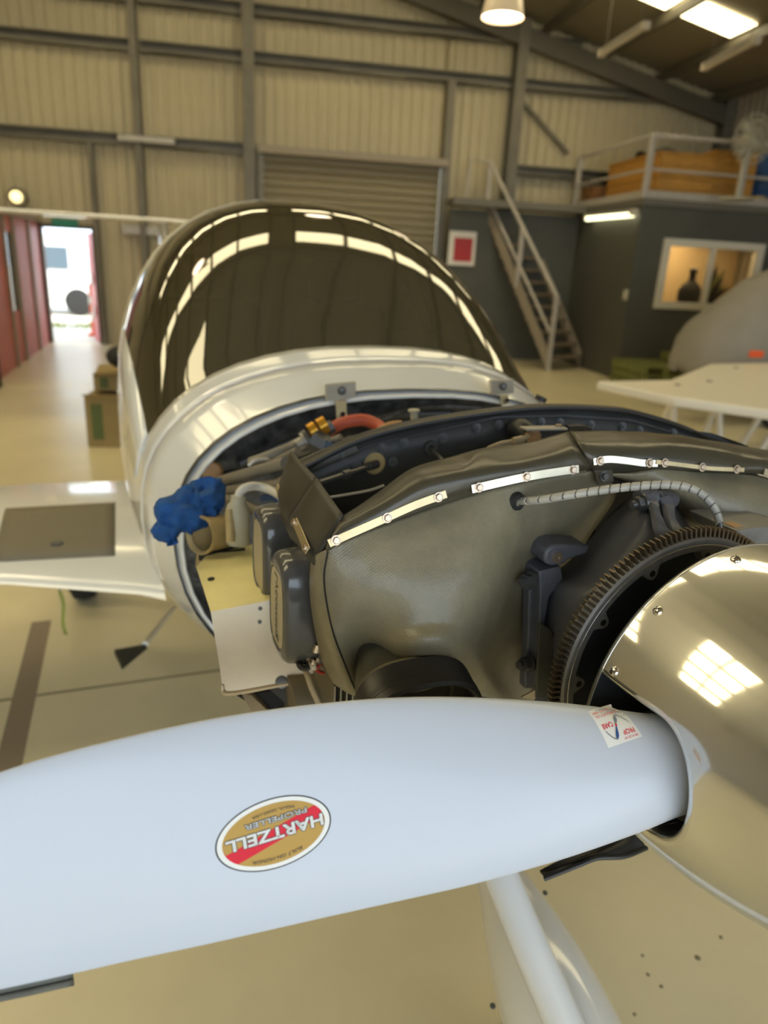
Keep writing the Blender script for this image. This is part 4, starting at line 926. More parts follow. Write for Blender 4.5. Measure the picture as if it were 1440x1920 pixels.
# intake neck and rim
c0 = S(786, 1290, .035)+V((0, 0, -.036)); ax = V((.05, 1, .12)).normalized()
def oval(c, rx, rz, n=48, q=2/2.7): return [c+V((rx*math.copysign(abs(math.cos(2*PI*j/n))**q, math.cos(2*PI*j/n)), 0, rz*math.copysign(abs(math.sin(2*PI*j/n))**q, math.sin(2*PI*j/n)))) for j in range(n)]
mb = MB(); mb.grid([oval(c0+V((0, .0, 0)), .074, .058), oval(c0+V((0, .015, .003)), .075, .060), oval(c0+V((.002, .030, .003)), .073, .058), oval(c0+V((.004, .045, .0)), .066, .052)], cv=True); mb.build('intake_neck', 'fibreglass', baf, smooth=80, solid=.003)
mb = MB(); ro = []
for rx, rz, y, dz in ((.070, .053, .012, .004), (.070, .053, -.022, -.004), (.0735, .0565, -.026, -.004), (.078, .061, -.024, -.004), (.0785, .062, -.014, -.002), (.0775, .061, -.0125, -.002), (.0775, .061, -.0095, -.002), (.0785, .062, -.008, -.002), (.0795, .064, .012, .003), (.079, .064, .016, .004)): ro.append(oval(c0+V((0, y, dz)), rx, rz))
mb.grid(ro, cv=True); mb.build('intake_rim', 'black_rubber', baf, smooth=40)
mb = MB(); mb.grid([oval(c0+V((0, .01, 0)), .069, .052), oval(c0+V((.005, .06, .0)), .064, .05), oval(c0+V((.01, .12, .02)), .05, .05)], cv=True); mb.build('intake_throat', 'fibre_dark', baf)
mb = MB(); mb.grid([[c0+V((-.045+.02*t, .02+.05*t, -.035+.03*w+.02*t)) for w in (0, .5, 1)] for t in (0, .5, 1)]); mb.build('throat_liner', 'tan_metal', baf, solid=.002)
# cooling fins below the baffle corner
FINP = S(652, 1300, .21)
for k in range(9):
    p = S(622+11*k, 1290+4*k, .215); mb = MB(); mb.bb((p.x-.0011, .20, p.z-.075), (p.x+.0011, .36, p.z+.012)); mb.build('cooling_fin', 'fin_alu', AP, smooth=0)
mb = MB(); p = S(665, 1310, .25); mb.lathe([(0, -.09), (.055, -.09), (.055, .06), (0, .06)], (p.x, .30, p.z-.035), (1, 0, 0), 24); mb.build('cylinder_barrel', 'fin_alu', AP)
for sy in (.30, .50):
    mb = MB()
    for k in range(16): mb.lathe([(.045, -.0012), (.070, -.0012), (.070, .0012), (.045, .0012)], (-.24-.011*k, sy, CZ), (1, 0, 0), 24)
    mb.lathe([(0, -.19), (.05, -.19), (.05, 0), (0, 0)], (-.23, sy, CZ), (1, 0, 0), 20); g = mb.build('cylinder_fins', 'fin_alu', AP); g['kind'] = 'stuff'
# ---- rubber air seals along the top
SL = [[(611, 1032, .1445), (700, 990, .139), (780, 960, .138), (842, 939, .1385), (930, 915, .139), (1010, 897, .144), (1106, 878, .149)],
      [(617, 1015, .1375), (702, 974, .134), (785, 938, .1335), (845, 920, .134), (925, 900, .134), (1005, 884, .139), (1104, 868, .144)],
      [(632, 990, .146), (712, 948, .142), (790, 908, .139), (850, 893, .1395), (915, 880, .141), (1000, 866, .145), (1086, 845, .151)],
      [(641, 973, .17), (712, 930, .172), (775, 887, .175), (862, 873, .165), (905, 851, .18), (975, 853, .172), (1076, 826, .18)],
      [(648, 968, .20), (715, 922, .205), (775, 880, .21), (850, 858, .205), (910, 842, .22), (985, 832, .215), (1066, 812, .22)]]
def seal(rows, name, par=AP, th=.004, m='seal_rubber'):
    mb = MB(); net = gridpts(SG(rows), 7)
    for i, r in enumerate(net):
        for j, p in enumerate(r): r[j] = p+V((0, .0015*noise.noise(p*16), .0012*noise.noise(p*21+V((5, 0, 0)))))
    mb.grid(net); return mb.build(name, m, par, smooth=80, solid=th, soff=0)
se1 = seal(SL, 'air_seal'); se1['label'] = 'wavy black rubber seal over the left half'
SR = [[(1112, 885, .150), (1180, 884, .146), (1230, 876, .142), (1300, 882, .138), (1380, 886, .134), (1432, 889, .13), (1520, 930, .13), (1620, 1010, .13)],
      [(1103, 866, .144), (1180, 868, .140), (1240, 862, .136), (1310, 870, .132), (1385, 877, .128), (1440, 880, .124), (1530, 912, .124), (1640, 995, .124)],
      [(1092, 845, .150), (1180, 848, .144), (1245, 836, .150), (1320, 842, .146), (1390, 856, .14), (1450, 868, .132), (1540, 898, .13), (1660, 980, .13)],
      [(1080, 828, .17), (1175, 828, .168), (1240, 822, .182), (1315, 830, .18), (1390, 845, .17), (1460, 858, .16), (1550, 885, .15), (1680, 965, .15)],
      [(1068, 811, .22), (1160, 811, .22), (1235, 815, .23), (1312, 824, .23), (1388, 838, .22), (1465, 852, .2), (1560, 880, .19), (1700, 950, .19)]]
se2 = seal(SR, 'air_seal'); se2['label'] = 'smooth black rubber seal over the right half'
def ribbon(pts, w, th, name, m, par, nrm=V((0, -1, .25)), ext=.0):
    pts = [V(p) for p in pts]; n = nrm.normalized(); L_ = []
    for i, p in enumerate(pts):
        d = (pts[min(i+1, len(pts)-1)]-pts[max(0, i-1)]).normalized(); s = d.cross(n).normalized(); L_.append((p, s))
    mb = MB(); prof = [(-.5, 0), (-.5, .8), (-.46, 1), (.46, 1), (.5, .8), (.5, 0)]
    rows = [[p+s*w*a+n*th*b for a, b in prof] for p, s in L_]; mb.grid(rows); mb.add(rows[0], [tuple(range(6))]); mb.add(rows[-1], [tuple(range(6))])
    return mb.build(name, m, par, smooth=30)
NB = V((0, -1, .22)).normalized()
for sealo, path, w, m, bolts in ((se1, [(616, 1019, .1345), (660, 999, .1325), (726, 970, .1315), (780, 946, .131), (836, 926, .131)], .0105, 'strip_tan', [(630, 1013), (726, 971), (822, 932)]),
        (se1, [(884, 917, .1305), (935, 905, .131), (987, 894, .1335), (1035, 886, .137), (1084, 879, .140)], .0115, 'strip_bright', [(898, 914), (987, 894), (1074, 881)]),
        (se2, [(1112, 866, .141), (1140, 861, .138), (1175, 864, .136), (1205, 868, .134), (1232, 869, .132)], .0100, 'strip_bright', [(1126, 864), (1218, 868)]),
        (se2, [(1230, 866, .131), (1280, 872, .129), (1330, 878, .127), (1394, 881, .124)], .0062, 'strip_tan', [(1247, 868), (1317, 876), (1382, 880)]),
        (se2, [(1432, 884, .121), (1480, 900, .121), (1540, 930, .121)], .0100, 'strip_bright', [])):
    ribbon(cat([S(*p) for p in path], 4), w, .0016, 'metal_strip', m, sealo, NB)
    for x, y in bolts:
        s = itp(x, [p[0] for p in path], [p[2] for p in path]); inst('bolt', BOLT, sealo, S(x, y, s-.0016), NB, x*.7, .82)
# ---- side flaps over the rocker covers
def flap(q, name, stp, bolts, bow):
    c = [S(*p) for p in q]; n = (c[1]-c[0]).cross(c[3]-c[0]).normalized(); n = -n if n.x > 0 else n
    rows = [[c[0].lerp(c[1], i/10).lerp(c[3].lerp(c[2], i/10), j/8)+n*bow*math.sin(PI*i/10)*math.sin(PI*j/16) for i in range(11)] for j in range(9)]
    mb = MB(); mb.grid(rows); f = mb.build(name, 'flap_rubber', AP, smooth=60, solid=.003, soff=0)
    mid = c[0]
    def hit(x, y): return onpl(x, y, mid, n)+n*(.004+bow*.55)
    p = cat([hit(*a[:2]) for a in stp], 4); ribbon(p, .011, .0014, 'metal_strip', 'strip_tan', f, n)
    for b in bolts: inst('bolt', BOLT, f, hit(*b[:2])+n*.0014, n, b[0], .75)
    return f
flap([(594, 896, .275), (643, 966, .155), (589, 1060, .162), (541, 977, .285)], 'side_seal', [(564, 982, .262), (574, 1003, .235), (589, 1038, .175)], [(564, 985, .258), (586, 1033, .180)], .010)
flap([(546, 846, .42), (594, 897, .295), (544, 976, .31), (524, 908, .43)], 'side_seal', [(529, 914, .42), (537, 937, .38), (549, 956, .33)], [(546, 951, .34)], .008)
mb = MB(); mb.grid([[S(592, 1052, .185), S(610, 1010, .16)], [S(545, 1010, .29), S(555, 985, .28)], [S(520, 960, .45), S(530, 900, .43)]]); mb.build('side_baffle', 'fibre_dark', AP, solid=.004)
# ---- aft baffle wall
AW = [(540, 886, .455), (578, 870, .455), (641, 838, .455), (696, 817, .455), (780, 796, .455), (889, 778, .455), (988, 766, .455), (1060, 764, .455), (1120, 766, .455), (1183, 773, .455), (1275, 800, .455), (1340, 830, .455), (1420, 880, .455)]
top = cat([S(*p) for p in AW], 6); mb = MB(); rows = [[p for p in top]]
for k in range(1, 7): rows.append([V((p.x*(1-.01*k), p.y-.002*k*(1 if k < 3 else 0), p.z-.045*k)) for p in top])
mb.grid(rows); aw = mb.build('aft_baffle', 'baffle_black', AP, smooth=60, solid=.005)
mb = MB(); mb.grid([[p+V((0, .022, .003)) for p in top], [p+V((0, .004, .006)) for p in top], [p+V((0, -.010, .004)) for p in top], [p+V((0, -.013, -.002)) for p in top]]); mb.build('edge_seal', 'black_rubber', aw, solid=.004)
fl2 = [(560, 868, .47), (600, 850, .462), (645, 832, .458), (662, 826, .456)]
mb = MB(); t2 = cat([S(*p) for p in fl2], 5); mb.grid([[p+V((0, .03, -.006)) for p in t2], [p+V((0, 0, .002)) for p in t2], [p+V((.006, -.02, -.014)) for p in t2]]); mb.build('folded_edge', 'flap_rubber', aw, solid=.003)
for x, y in ((642, 855), (717, 841), (737, 866), (670, 875), (758, 831), (831, 822), (894, 803), (936, 797), (1015, 792), (1050, 793), (1108, 797), (1167, 800), (1199, 807), (1262, 812)): inst('bolt', STUD, aw, S(x, y, .447), V((0, -1, .1)), 0, 1.0)
ribbon([S(600, 872, .449), S(700, 832, .449), S(800, 811, .449), S(930, 782, .449), S(1060, 779, .449), S(1180, 787, .449), S(1300, 822, .449)], .004, .003, 'ridge', 'baffle_black', aw, V((0, -1, .1)))
mb = MB(); p = S(703, 869, .447); mb.lathe([(0, -.003), (.016, -.003), (.019, 0), (.019, .004), (0, .005)], p, (0, 1, 0), 28); mb.build('grommet_disc', 'paper_tan', aw)
mb = MB(); a, b = S(706, 870, .435), S(598, 905, .34); mb.tube([a, b], .0042, 10); mb.tube([a, a.lerp(b, .16)], .0072, 12); mb.tube([a.lerp(b, .5), a.lerp(b, .62)], .0065, 12); mb.build('control_rod', 'bolt_dark', aw)
mb = MB(); a = S(807, 839, .447); mb.lathe([(.005, -.004), (.012, -.004), (.013, 0), (.012, .004), (0, .004)], a, (0, 1, 0), 22); mb.tube([a, S(838, 872, .37)], .0036, 10); mb.build('drain_rod', 'bolt_dark', aw)
mb = MB(); mb.tube(cat([S(600, 935, .40), S(640, 929, .40), S(690, 920, .40), S(720, 910, .4)], 6), .0022, 8); mb.build('white_wire', 'wire_white', AP)
mb = MB(); p = S(968, 806, .43); mb.tube(cat([p, p+V((0, -.02, .004)), p+V((.004, -.04, -.012)), p+V((.008, -.05, -.04))], 5), [.019]*8+[.018]*7+[.014], 18); mb.build('plug_boot', 'black_rubber', AP)
mb = MB(); mb.tube(cat([S(915, 842, .36), S(940, 832, .36), S(975, 826, .36), S(990, 818, .37)], 6), .0045, 10); mb.tube([S(962, 828, .355), S(980, 824, .355)], .007, 12); mb.build('ignition_lead', 'wire_tan', AP)
mb = MB(); a = S(993, 813, .385); mb.lathe([(0, 0), (.015, 0), (.015, .02), (.012, .022), (.012, .03), (0, .03)], a+V((.006, 0, -.02)), (0, 0, 1), 22); mb.build('plug_cap', 'hose_tan', AP)
mb = MB(); a, b = S(985, 808, .37), S(1062, 806, .37); d = b-a; mb.prism([a+V((0, -.004, 0)), b+V((0, -.004, 0)), b+V((0, .02, 0)), a+V((0, .02, 0))], (0, 0, .004)); mb.build('lifting_bracket', 'galv', AP, smooth=0, bevel=.0012)
mb = MB(); mb.tube([a.lerp(b, .86)+V((0, .008, .004)), a.lerp(b, .86)+V((0, .008, .008))], .006, 6); mb.build('bracket_bolt', 'bolt_steel', AP)
mb = MB(); mb.tube(cat([S(1062, 803, .4), S(1085, 801, .41), S(1105, 806, .42)], 5), .006, 10); mb.build('breather_hose', 'wire_black', AP)
mb = MB(); a = [S(*p) for p in ((1302, 808, .33), (1335, 812, .31), (1392, 832, .27), (1470, 868, .22), (1480, 880, .22), (1395, 842, .27), (1330, 822, .31))]
mb.prism(a, (0, .006, -.002)); mb.build('corner_seal', 'black_rubber', AP, smooth=0)
# ---- right half of the front baffle
RBF = [[(1120, 884, .165), (1185, 886, .155), (1230, 880, .148), (1300, 886, .144), (1380, 890, .14), (1440, 900, .138), (1540, 945, .138), (1660, 1040, .14)],
       [(1165, 893, .170), (1225, 908, .150), (1270, 915, .13), (1330, 918, .118), (1390, 920, .11), (1450, 935, .108), (1560, 985, .11), (1680, 1070, .12)],
       [(1222, 914, .185), (1268, 940, .160), (1307, 952, .13), (1350, 960, .105), (1400, 962, .095), (1460, 975, .095), (1580, 1025, .1), (1700, 1110, .115)],
       [(1268, 950, .20), (1305, 980, .17), (1334, 988, .14), (1365, 995, .115), (1410, 1000, .105), (1470, 1015, .105), (1600, 1070, .11), (1720, 1150, .125)],
       [(1312, 1004, .22), (1334, 1022, .19), (1355, 1030, .16), (1385, 1035, .13), (1420, 1040, .12), (1480, 1055, .12), (1610, 1110, .125), (1730, 1190, .14)]]
mb = MB(); mb.grid(gridpts(SG(RBF), 7)); rb_ = mb.build('front_baffle', 'fibreglass', AP, smooth=80, solid=.004, soff=1); rb_['label'] = 'right half of the olive fibreglass baffle'
mb = MB(); mb.grid(gridpts(SG([[(1118, 882, .17), (1150, 892, .18), (1200, 915, .2), (1262, 965, .24)], [(1085, 905, .2), (1130, 930, .22), (1190, 970, .25), (1262, 1010, .27)], [(1060, 960, .22), (1110, 990, .25), (1170, 1020, .28), (1262, 1050, .3)]]), 4)); mb.build('baffle_back', 'bay_dark', AP, solid=.003)
q = [S(*p) for p in ((1114, 882, .143), (1150, 880, .143), (1152, 905, .143), (1121, 911, .143))]; mb = MB(); mb.prism(q, V((0, .004, 0))); tb = mb.build('joint_tab', 'seal_rubber', AP, smooth=0, bevel=.002); inst('bolt', BOLTD, tb, S(1133, 893, .142), NB, 0, .75)
q = [S(*p) for p in ((1165, 905, .09), (1185, 902, .09), (1198, 906, .095), (1172, 910, .095))]; mb = MB(); mb.prism(q, V((0, .003, -.003))); mb.build('cable_clip', 'bolt_dark', AP, smooth=0)
# ---- crankcase nose casting
NC = [[(1000, 1300, .2), (1003, 1180, .2), (1012, 1090, .19), (1058, 1060, .175), (1108, 1008, .175), (1150, 958, .175), (1205, 922, .17), (1262, 935, .18), (1300, 1000, .18)],
      [(1018, 1300, .15), (1018, 1180, .15), (1028, 1100, .14), (1078, 1072, .12), (1128, 1022, .115), (1165, 975, .12), (1210, 938, .12), (1256, 950, .13), (1296, 1003, .14)],
      [(1035, 1300, .11), (1038, 1180, .10), (1058, 1112, .09), (1102, 1088, .075), (1146, 1044, .07), (1182, 1000, .075), (1217, 962, .08), (1252, 970, .09), (1292, 1008, .10)],
      [(1060, 1300, .07), (1070, 1180, .06), (1095, 1128, .05), (1132, 1095, .042), (1172, 1058, .04), (1202, 1026, .045), (1228, 1000, .05), (1255, 994, .06), (1290, 1015, .07)],
      [(1100, 1300, .045), (1120, 1190, .04), (1150, 1140, .035), (1180, 1115, .03), (1215, 1085, .03), (1240, 1060, .03), (1262, 1045, .035), (1285, 1035, .04), (1310, 1040, .045)]]
mb = MB(); mb.grid(gridpts(SG(NC), 7)); nc = mb.build('nose_case', 'case_paint', AP, smooth=80, solid=.004)
def casting(poly, s0, s1, name, m='case_paint', bev=.003, par=None):
    q = [S(x, y, s0) for x, y in poly]; mb = MB(); mb.prism(q, V((0, s1-s0, 0))); return mb.build(name, m, par or nc, smooth=40, bevel=bev, seg=2)
# upper split flange with its two ears
NF = V((-.15, -1, .35)).normalized()
for path in ([(1206, 926, .112), (1217, 944, .098), (1226, 966, .066), (1234, 990, .040), (1246, 1014, .026)], [(1236, 931, .112), (1246, 950, .098), (1252, 972, .070), (1262, 994, .048), (1280, 1012, .034)]):
    ribbon(cat([S(*p) for p in path], 5), .0175, .012, 'split_flange', 'case_paint', nc, NF)
for a_, b_, r_ in (((1196, 934, .112), (1226, 932, .112), .013), ((1230, 934, .114), (1262, 937, .118), .012)): mb = MB(); mb.tube([S(*a_), S(*b_)], r_, 18); mb.build('flange_ear', 'case_paint', nc, bevel=.002)
mb = MB(); a, b = S(1184, 947, .092), S(1216, 940, .090); mb.tube([a, b], .0055, 12); mb.tube([a.lerp(b, .30), a.lerp(b, .62)], .0098, 6); mb.tube([a.lerp(b, .62), a.lerp(b, .74)], .0122, 20); mb.build('through_bolt', 'bolt_dark', nc)
# left ear with socket screw
lug = casting([(1021, 1048), (1024, 1032), (1036, 1023), (1060, 1022), (1108, 1024), (1100, 1040), (1066, 1050), (1058, 1058), (1036, 1062), (1024, 1057)], .115, .16, 'mounting_ear', bev=.004)
p = S(1045, 1045, .114); mb = MB(); mb.lathe([(.0, .001), (.0035, .001), (.0035, -.002), (.0075, -.002), (.008, 0), (.008, .004)], p, (0, 1, 0), 20); mb.build('socket_screw', 'bolt_steel', lug)
# vertical side flange with two through bolts
sf = casting([(996, 1076), (1010, 1071), (1016, 1078), (1012, 1110), (1010, 1200), (1002, 1292), (984, 1292), (990, 1200), (992, 1110)], .138, .155, 'side_flange', bev=.002)
casting([(1011, 1072), (1052, 1062), (1056, 1085), (1030, 1120), (1020, 1180), (1012, 1292), (1003, 1292), (1011, 1200), (1013, 1110)], .118, .16, 'side_flange', bev=.002)
for x, y in ((980, 1091), (976, 1247)):
    a = S(x-4, y, .120); b = S(x+18, y-2, .126); mb = MB(); mb.tube([a, b], .0055, 14); mb.tube([a.lerp(b, .3), a.lerp(b, .8)], .0105, 6); mb.tube([a.lerp(b, .8), b], .0125, 22); mb.build('through_bolt', 'bolt_dark', sf)
br = casting([(1012, 1168), (1032, 1180), (1048, 1205), (1050, 1310), (1005, 1310)], .10, .104, 'lower_bracket', 'fibre_dark', .001)
p = S(1041, 1190, .099); mb = MB(); mb.lathe([(0, -.001), (.004, -.001), (.005, .001)], p, (0, 1, 0), 14); mb.build('rivet', 'void_black', br)
mb = MB(); q = [S(*p) for p in ((978, 1308, .12), (1042, 1272, .10), (1048, 1282, .10), (1000, 1312, .12))]; mb.prism(q, V((0, .003, 0))); mb.build('lower_plate', 'tan_metal', AP, smooth=0)
# ---- ring gear, flywheel web, lugs
RG0, RG1 = .1785, .190; NT_ = 149
mb = MB(); mb.lathe([(.161, -.006), (.1605, .012), (RG0, .012), (RG0, -.004), (.1755, -.0065), (.1715, -.0068), (.1712, -.0060), (.1700, -.0060), (.1697, -.0068), (.163, -.0068), (.161, -.006)], (0, 0, CZ), (0, 1, 0), 180)
rg = mb.build('ring_gear', 'ring_steel', AP, smooth=30)
mb = MB(); mb.lathe([(.1690, -.0072), (.1697, -.0073), (.1704, -.0071)], (0, 0, CZ), (0, 1, 0), 180); mb.build('groove_glint', 'glint_metal', rg, solid=.0003)  # bright ring laid on the rim as a highlight along the groove
mb = MB(); w0, w1 = .0034, .0016; dz = RG1-RG0
mb.add([(-w0/1.6, -.0042, -.0006), (w0/1.6, -.0042, -.0006), (w0/1.6, .0085, -.0006), (-w0/1.6, .0085, -.0006), (-w1/1.6, -.0015, dz), (w1/1.6, -.0015, dz), (w1/1.6, .0085, dz), (-w1/1.6, .0085, dz)], [(0, 1, 5, 4), (1, 2, 6, 5), (2, 3, 7, 6), (3, 0, 4, 7), (4, 5, 6, 7)])
tooth = proto(mb, 'gear_tooth', 'tooth_steel', smooth=0)
for k in range(NT_):
    an = 2*PI*k/NT_; o = bpy.data.objects.new('gear_tooth', tooth); COL.objects.link(o); o.parent = rg
    o.location = (RG0*math.cos(an), 0, CZ+RG0*math.sin(an)); o.rotation_euler = (0, PI/2-an, 0)
mb = MB(); mb.lathe([(.05, .010), (.155, .012), (.1605, .006), (.1605, .014), (.155, .02), (.05, .02)], (0, 0, CZ), (0, 1, 0), 120); fw_ = mb.build('flywheel_web', 'web_black', AP, smooth=40)
la = R(84.0); ls_ = R(32.4)
for k in range(11):
    an = la+ls_*k; c = V((.1545*math.cos(an), 0, CZ+.1545*math.sin(an))); rd_ = V((math.cos(an), 0, math.sin(an))); tg = V((-math.sin(an), 0, math.cos(an)))
    ol = [c+rd_*a+tg*b for a, b in ((.0085, -.016), (.0, -.0095), (-.005, -.0075), (-.0085, -.0035), (-.0095, 0), (-.0085, .0035), (-.005, .0075), (.0, .0095), (.0085, .016))]
    mb = MB(); mb.prism([p+V((0, -.0068, 0)) for p in ol], V((0, .014, 0))); lg = mb.build('lug', 'ring_steel', rg, smooth=40, bevel=.0012)
    mb = MB(); mb.lathe([(0, -.0070), (.0040, -.0072), (.0046, -.0066), (.0046, -.005)], c, (0, 1, 0), 16); mb.build('lug_hole', 'void_black', rg)
mb = MB(); mb.lathe([(.0, -.07), (.10, -.07), (.105, -.05), (.105, .0), (0, .0)], (0, 0, CZ), (0, 1, 0), 60); mb.build('pulley', 'void_black', AP, smooth=40)
# ---- spiral wrapped cable and its grommet
cp = cat([S(*p) for p in ((962, 940, .155), (985, 939, .128), (1015, 937, .11), (1070, 928, .09), (1130, 919, .08), (1190, 912, .075), (1245, 909, .07), (1285, 913, .065), (1315, 926, .06), (1336, 948, .055), (1347, 972, .05), (1351, 1000, .045))], 14)
mb = MB(); mb.tube(cp, .0044, 14); cb = mb.build('wrapped_cable', 'bolt_dark', AP)
ln = [0]
for a, b in zip(cp, cp[1:]): ln.append(ln[-1]+(b-a).length)
def along(d):
    d = max(0, min(ln[-1]-1e-6, d)); i = max(k for k in range(len(ln)-1) if ln[k] <= d); t = (d-ln[i])/(ln[i+1]-ln[i]); return cp[i].lerp(cp[i+1], t), (cp[i+1]-cp[i]).normalized()
d = .022; pit = .0152
while d < ln[-1]-pit:                                  # each turn of the plastic spiral is one skewed sleeve
    rows = []
    for t in (0, .06, .5, .94, 1):
        row = []
        for j in range(17):
            an = 2*PI*j/16; p, dr_ = along(d+(pit*.91)*t+pit*.26*math.cos(an)); x, y, _ = frame(dr_); rad = .0056 if .03 < t < .97 else .0046
            row.append(p+(x*math.cos(an)+y*math.sin(an))*rad)
        rows.append(row)
    mb = MB(); mb.grid(rows); mb.build('spiral_turn', 'spiral_grey', cb, smooth=50); d += pit
p = S(968, 941, .138); mb = MB(); mb.lathe([(.005, -.005), (.0115, -.005), (.014, 0), (.0125, .004), (.005, .004)], p, (-.25, 1, 0), 26); mb.build('cable_grommet', 'black_rubber', AP)
# ---- bracket with the large hex bolt by the right edge
q = [S(*p) for p in ((1382, 996, .03), (1412, 990, .03), (1470, 985, .03), (1560, 1010, .03), (1560, 1060, .03), (1440, 1040, .03), (1395, 1020, .03))]; mb = MB(); mb.prism(q, V((0, .09, 0))); bk = mb.build('alternator_bracket', 'ring_steel', AP, smooth=0, bevel=.003)
mb = MB(); p = S(1426, 997, .05); mb.grid([[p+V((.0185*math.cos(PI/3*k+.3)*f, .0185*math.sin(PI/3*k+.3)*f, h)) for k in range(6)] for f, h in ((1, 0), (1, .011), (.86, .0125), (.0, .0125))], cv=True); inst_ = mb.build('hex_bolt', 'strip_bright', bk, smooth=25)
mb = MB(); q = [S(*p) for p in ((1377, 989, .04), (1392, 986, .04), (1406, 999, .04), (1392, 1004, .04))]; mb.prism(q, V((0, .02, .0))); mb.build('brass_tab', 'hose_tan', bk, smooth=0, bevel=.001)
# ---- rocker covers on the left bank
def rocker(c, sy, sz, label, txt):
    def ov(u, k, m=44):
        r = []
        for j in range(m):
            a = 2*PI*j/m; cs, sn = math.cos(a), math.sin(a); n = 3.6
            tp = 1-.10*max(0, sn)                                       # a little narrower at the top
            r.append(c+V((u, sy*k*tp*math.copysign(abs(cs)**(2/n), cs), sz*k*math.copysign(abs(sn)**(2/n), sn))))
        return r
    mb = MB(); R_ = [ov(.0, 1.0), ov(-.030, .985), ov(-.040, .965), ov(-.046, .92), ov(-.0495, .85), ov(-.0505, .76), ov(-.0485, .74), ov(-.0485, .5)]
    mb.grid(R_, cv=True); mb.add(R_[-1], [tuple(range(44))]); rc = mb.build('rocker_cover', 'valve_grey', AP, smooth=50); rc['label'] = label
    mb = MB(); R2 = [ov(.012, 1.07), ov(.002, 1.09), ov(-.002, 1.07), ov(-.002, .98)]; mb.grid(R2, cv=True); mb.build('gasket_flange', 'bolt_dark', rc, smooth=40)
    for a in (.6, 2.5, 3.8, 5.6):
        p = c+V((-.001, sy*1.03*math.copysign(abs(math.cos(a))**.55, math.cos(a)), sz*1.03*math.copysign(abs(math.sin(a))**.55, math.sin(a)))); inst('bolt', BOLT, rc, p, V((-1, 0, 0)), a, .8)
    mb = MB(); q = ov(-.0489, .70); mb.add(q, [tuple(range(44))]); mb.build('label_plate', 'valve_label', rc, smooth=0, solid=.0006)
    if txt:
        vs, fs = fit(txt, -sz*.62, sz*.62, -sy*.22, sy*.22, .01); mb = MB(); mb.add([c+V((-.0500, y, -x)) for x, y in vs], fs); mb.build('lettering', 'sticker_dark', rc, smooth=0)
rocker(V((-.428, .262, 1.215)), .052, .082, 'near grey rocker cover beside the front baffle', 'Lycoming')
rocker(V((-.418, .435, 1.225)), .052, .080, 'far grey rocker cover behind the near one', None)
for a, b, r, m in ((S(596, 1208, .21), S(592, 1222, .21), .0055, 'bolt_steel'), (S(590, 1236, .215), S(586, 1244, .215), .0045, 'bolt_steel'), (S(577, 1232, .22), S(578, 1246, .22), .004, 'bolt_steel'), (S(588, 1248, .2), S(590, 1254, .2), .0035, 'wire_white')):
    mb = MB(); mb.tube([a, b], r, 8); mb.build('hose_clip', m, AP)
mb = MB(); mb.tube(cat([S(560, 1236, .23), S(562, 1248, .215), S(570, 1253, .21), S(580, 1250, .21)], 5), .0045, 8); mb.tube(cat([S(563, 1230, .235), S(568, 1240, .22), S(577, 1242, .22)], 5), .004, 8); mb.build('black_lead', 'wire_black', AP)
mb = MB(); mb.tube(cat([S(570, 1250, .22), S(577, 1268, .21), S(584, 1290, .205), S(600, 1325, .2), S(612, 1350, .2)], 6), .0042, 10); mb.build('tan_lead', 'wire_tan', AP)
mb = MB(); mb.tube(cat([S(598, 1228, .23), S(600, 1244, .22), S(594, 1256, .22), S(606, 1262, .23)], 6), .0028, 8); mb.build('red_wire', 'wire_red', AP)
# ---- folded sheet metal shroud at the far left
T_ = [S(*p) for p in ((368, 1062, .61), (386, 1042, .66), (482, 1018, .67), (560, 1115, .36), (395, 1147, .385))]
_f = [S(*p) for p in ((395, 1147, .385), (560, 1115, .36), (428, 1300, .33))]; _n = (_f[1]-_f[0]).cross(_f[2]-_f[0]).normalized()
F_ = _f[:2]+[onpl(x, y, _f[0], _n) for x, y in ((605, 1268), (530, 1283), (428, 1300), (416, 1284), (412, 1250))]
mb = MB(); mb.add(T_, [tuple(range(5))]); sh_ = mb.build('sheet_shroud', 'lit_cream', AP, smooth=0, solid=.0025, bevel=.001); sh_['label'] = 'cream folded sheet metal shroud'  # top face lighter than the front, light put into its colour
mb = MB(); mb.add(F_, [tuple(range(7))]); mb.build('front_face', 'tan_metal', sh_, smooth=0, solid=.0025)
lipq = [F_[6], F_[5], F_[4], F_[3], F_[2]]; mb = MB(); mb.tube(cat([p+V((0, -.001, 0)) for p in lipq[1:]], 5), .0032, 8); mb.build('rolled_edge', 'tan_metal', sh_)
nT = (T_[1]-T_[0]).cross(T_[4]-T_[0]).normalized(); nT = nT if nT.z > 0 else -nT; nF = (F_[1]-F_[0]).cross(F_[4]-F_[0]).normalized(); nF = nF if nF.y < 0 else -nF
p = onpl(396, 1087, T_[0], nT); mb = MB(); mb.lathe([(0, .002), (.004, .002), (.0055, .003), (.006, .0026), (.006, 0)], p, nT, 18); mb.build('hole', 'void_black', sh_)
p = onpl(528, 1279, F_[0], nF); mb = MB(); mb.lathe([(0, .003), (.006, .0032), (.0095, .0026), (.010, 0)], p, nF, 18); mb.build('screw', 'bolt_dark', sh_)
for x, y in ((488, 1141), (487, 1166)): p = onpl(x, y, F_[0], nF); mb = MB(); mb.lathe([(0, .0018), (.003, .0016), (.0034, 0)], p, nF, 12); mb.build('rivet', 'bolt_dark', sh_)
mb = MB(); mb.grid([[S(405, 1190, .43), S(420, 1290, .42), S(470, 1320, .41)], [S(500, 1150, .50), S(520, 1250, .50), S(560, 1300, .48)]]); mb.build('inner_panel', 'bay_dark', AP, solid=.003)
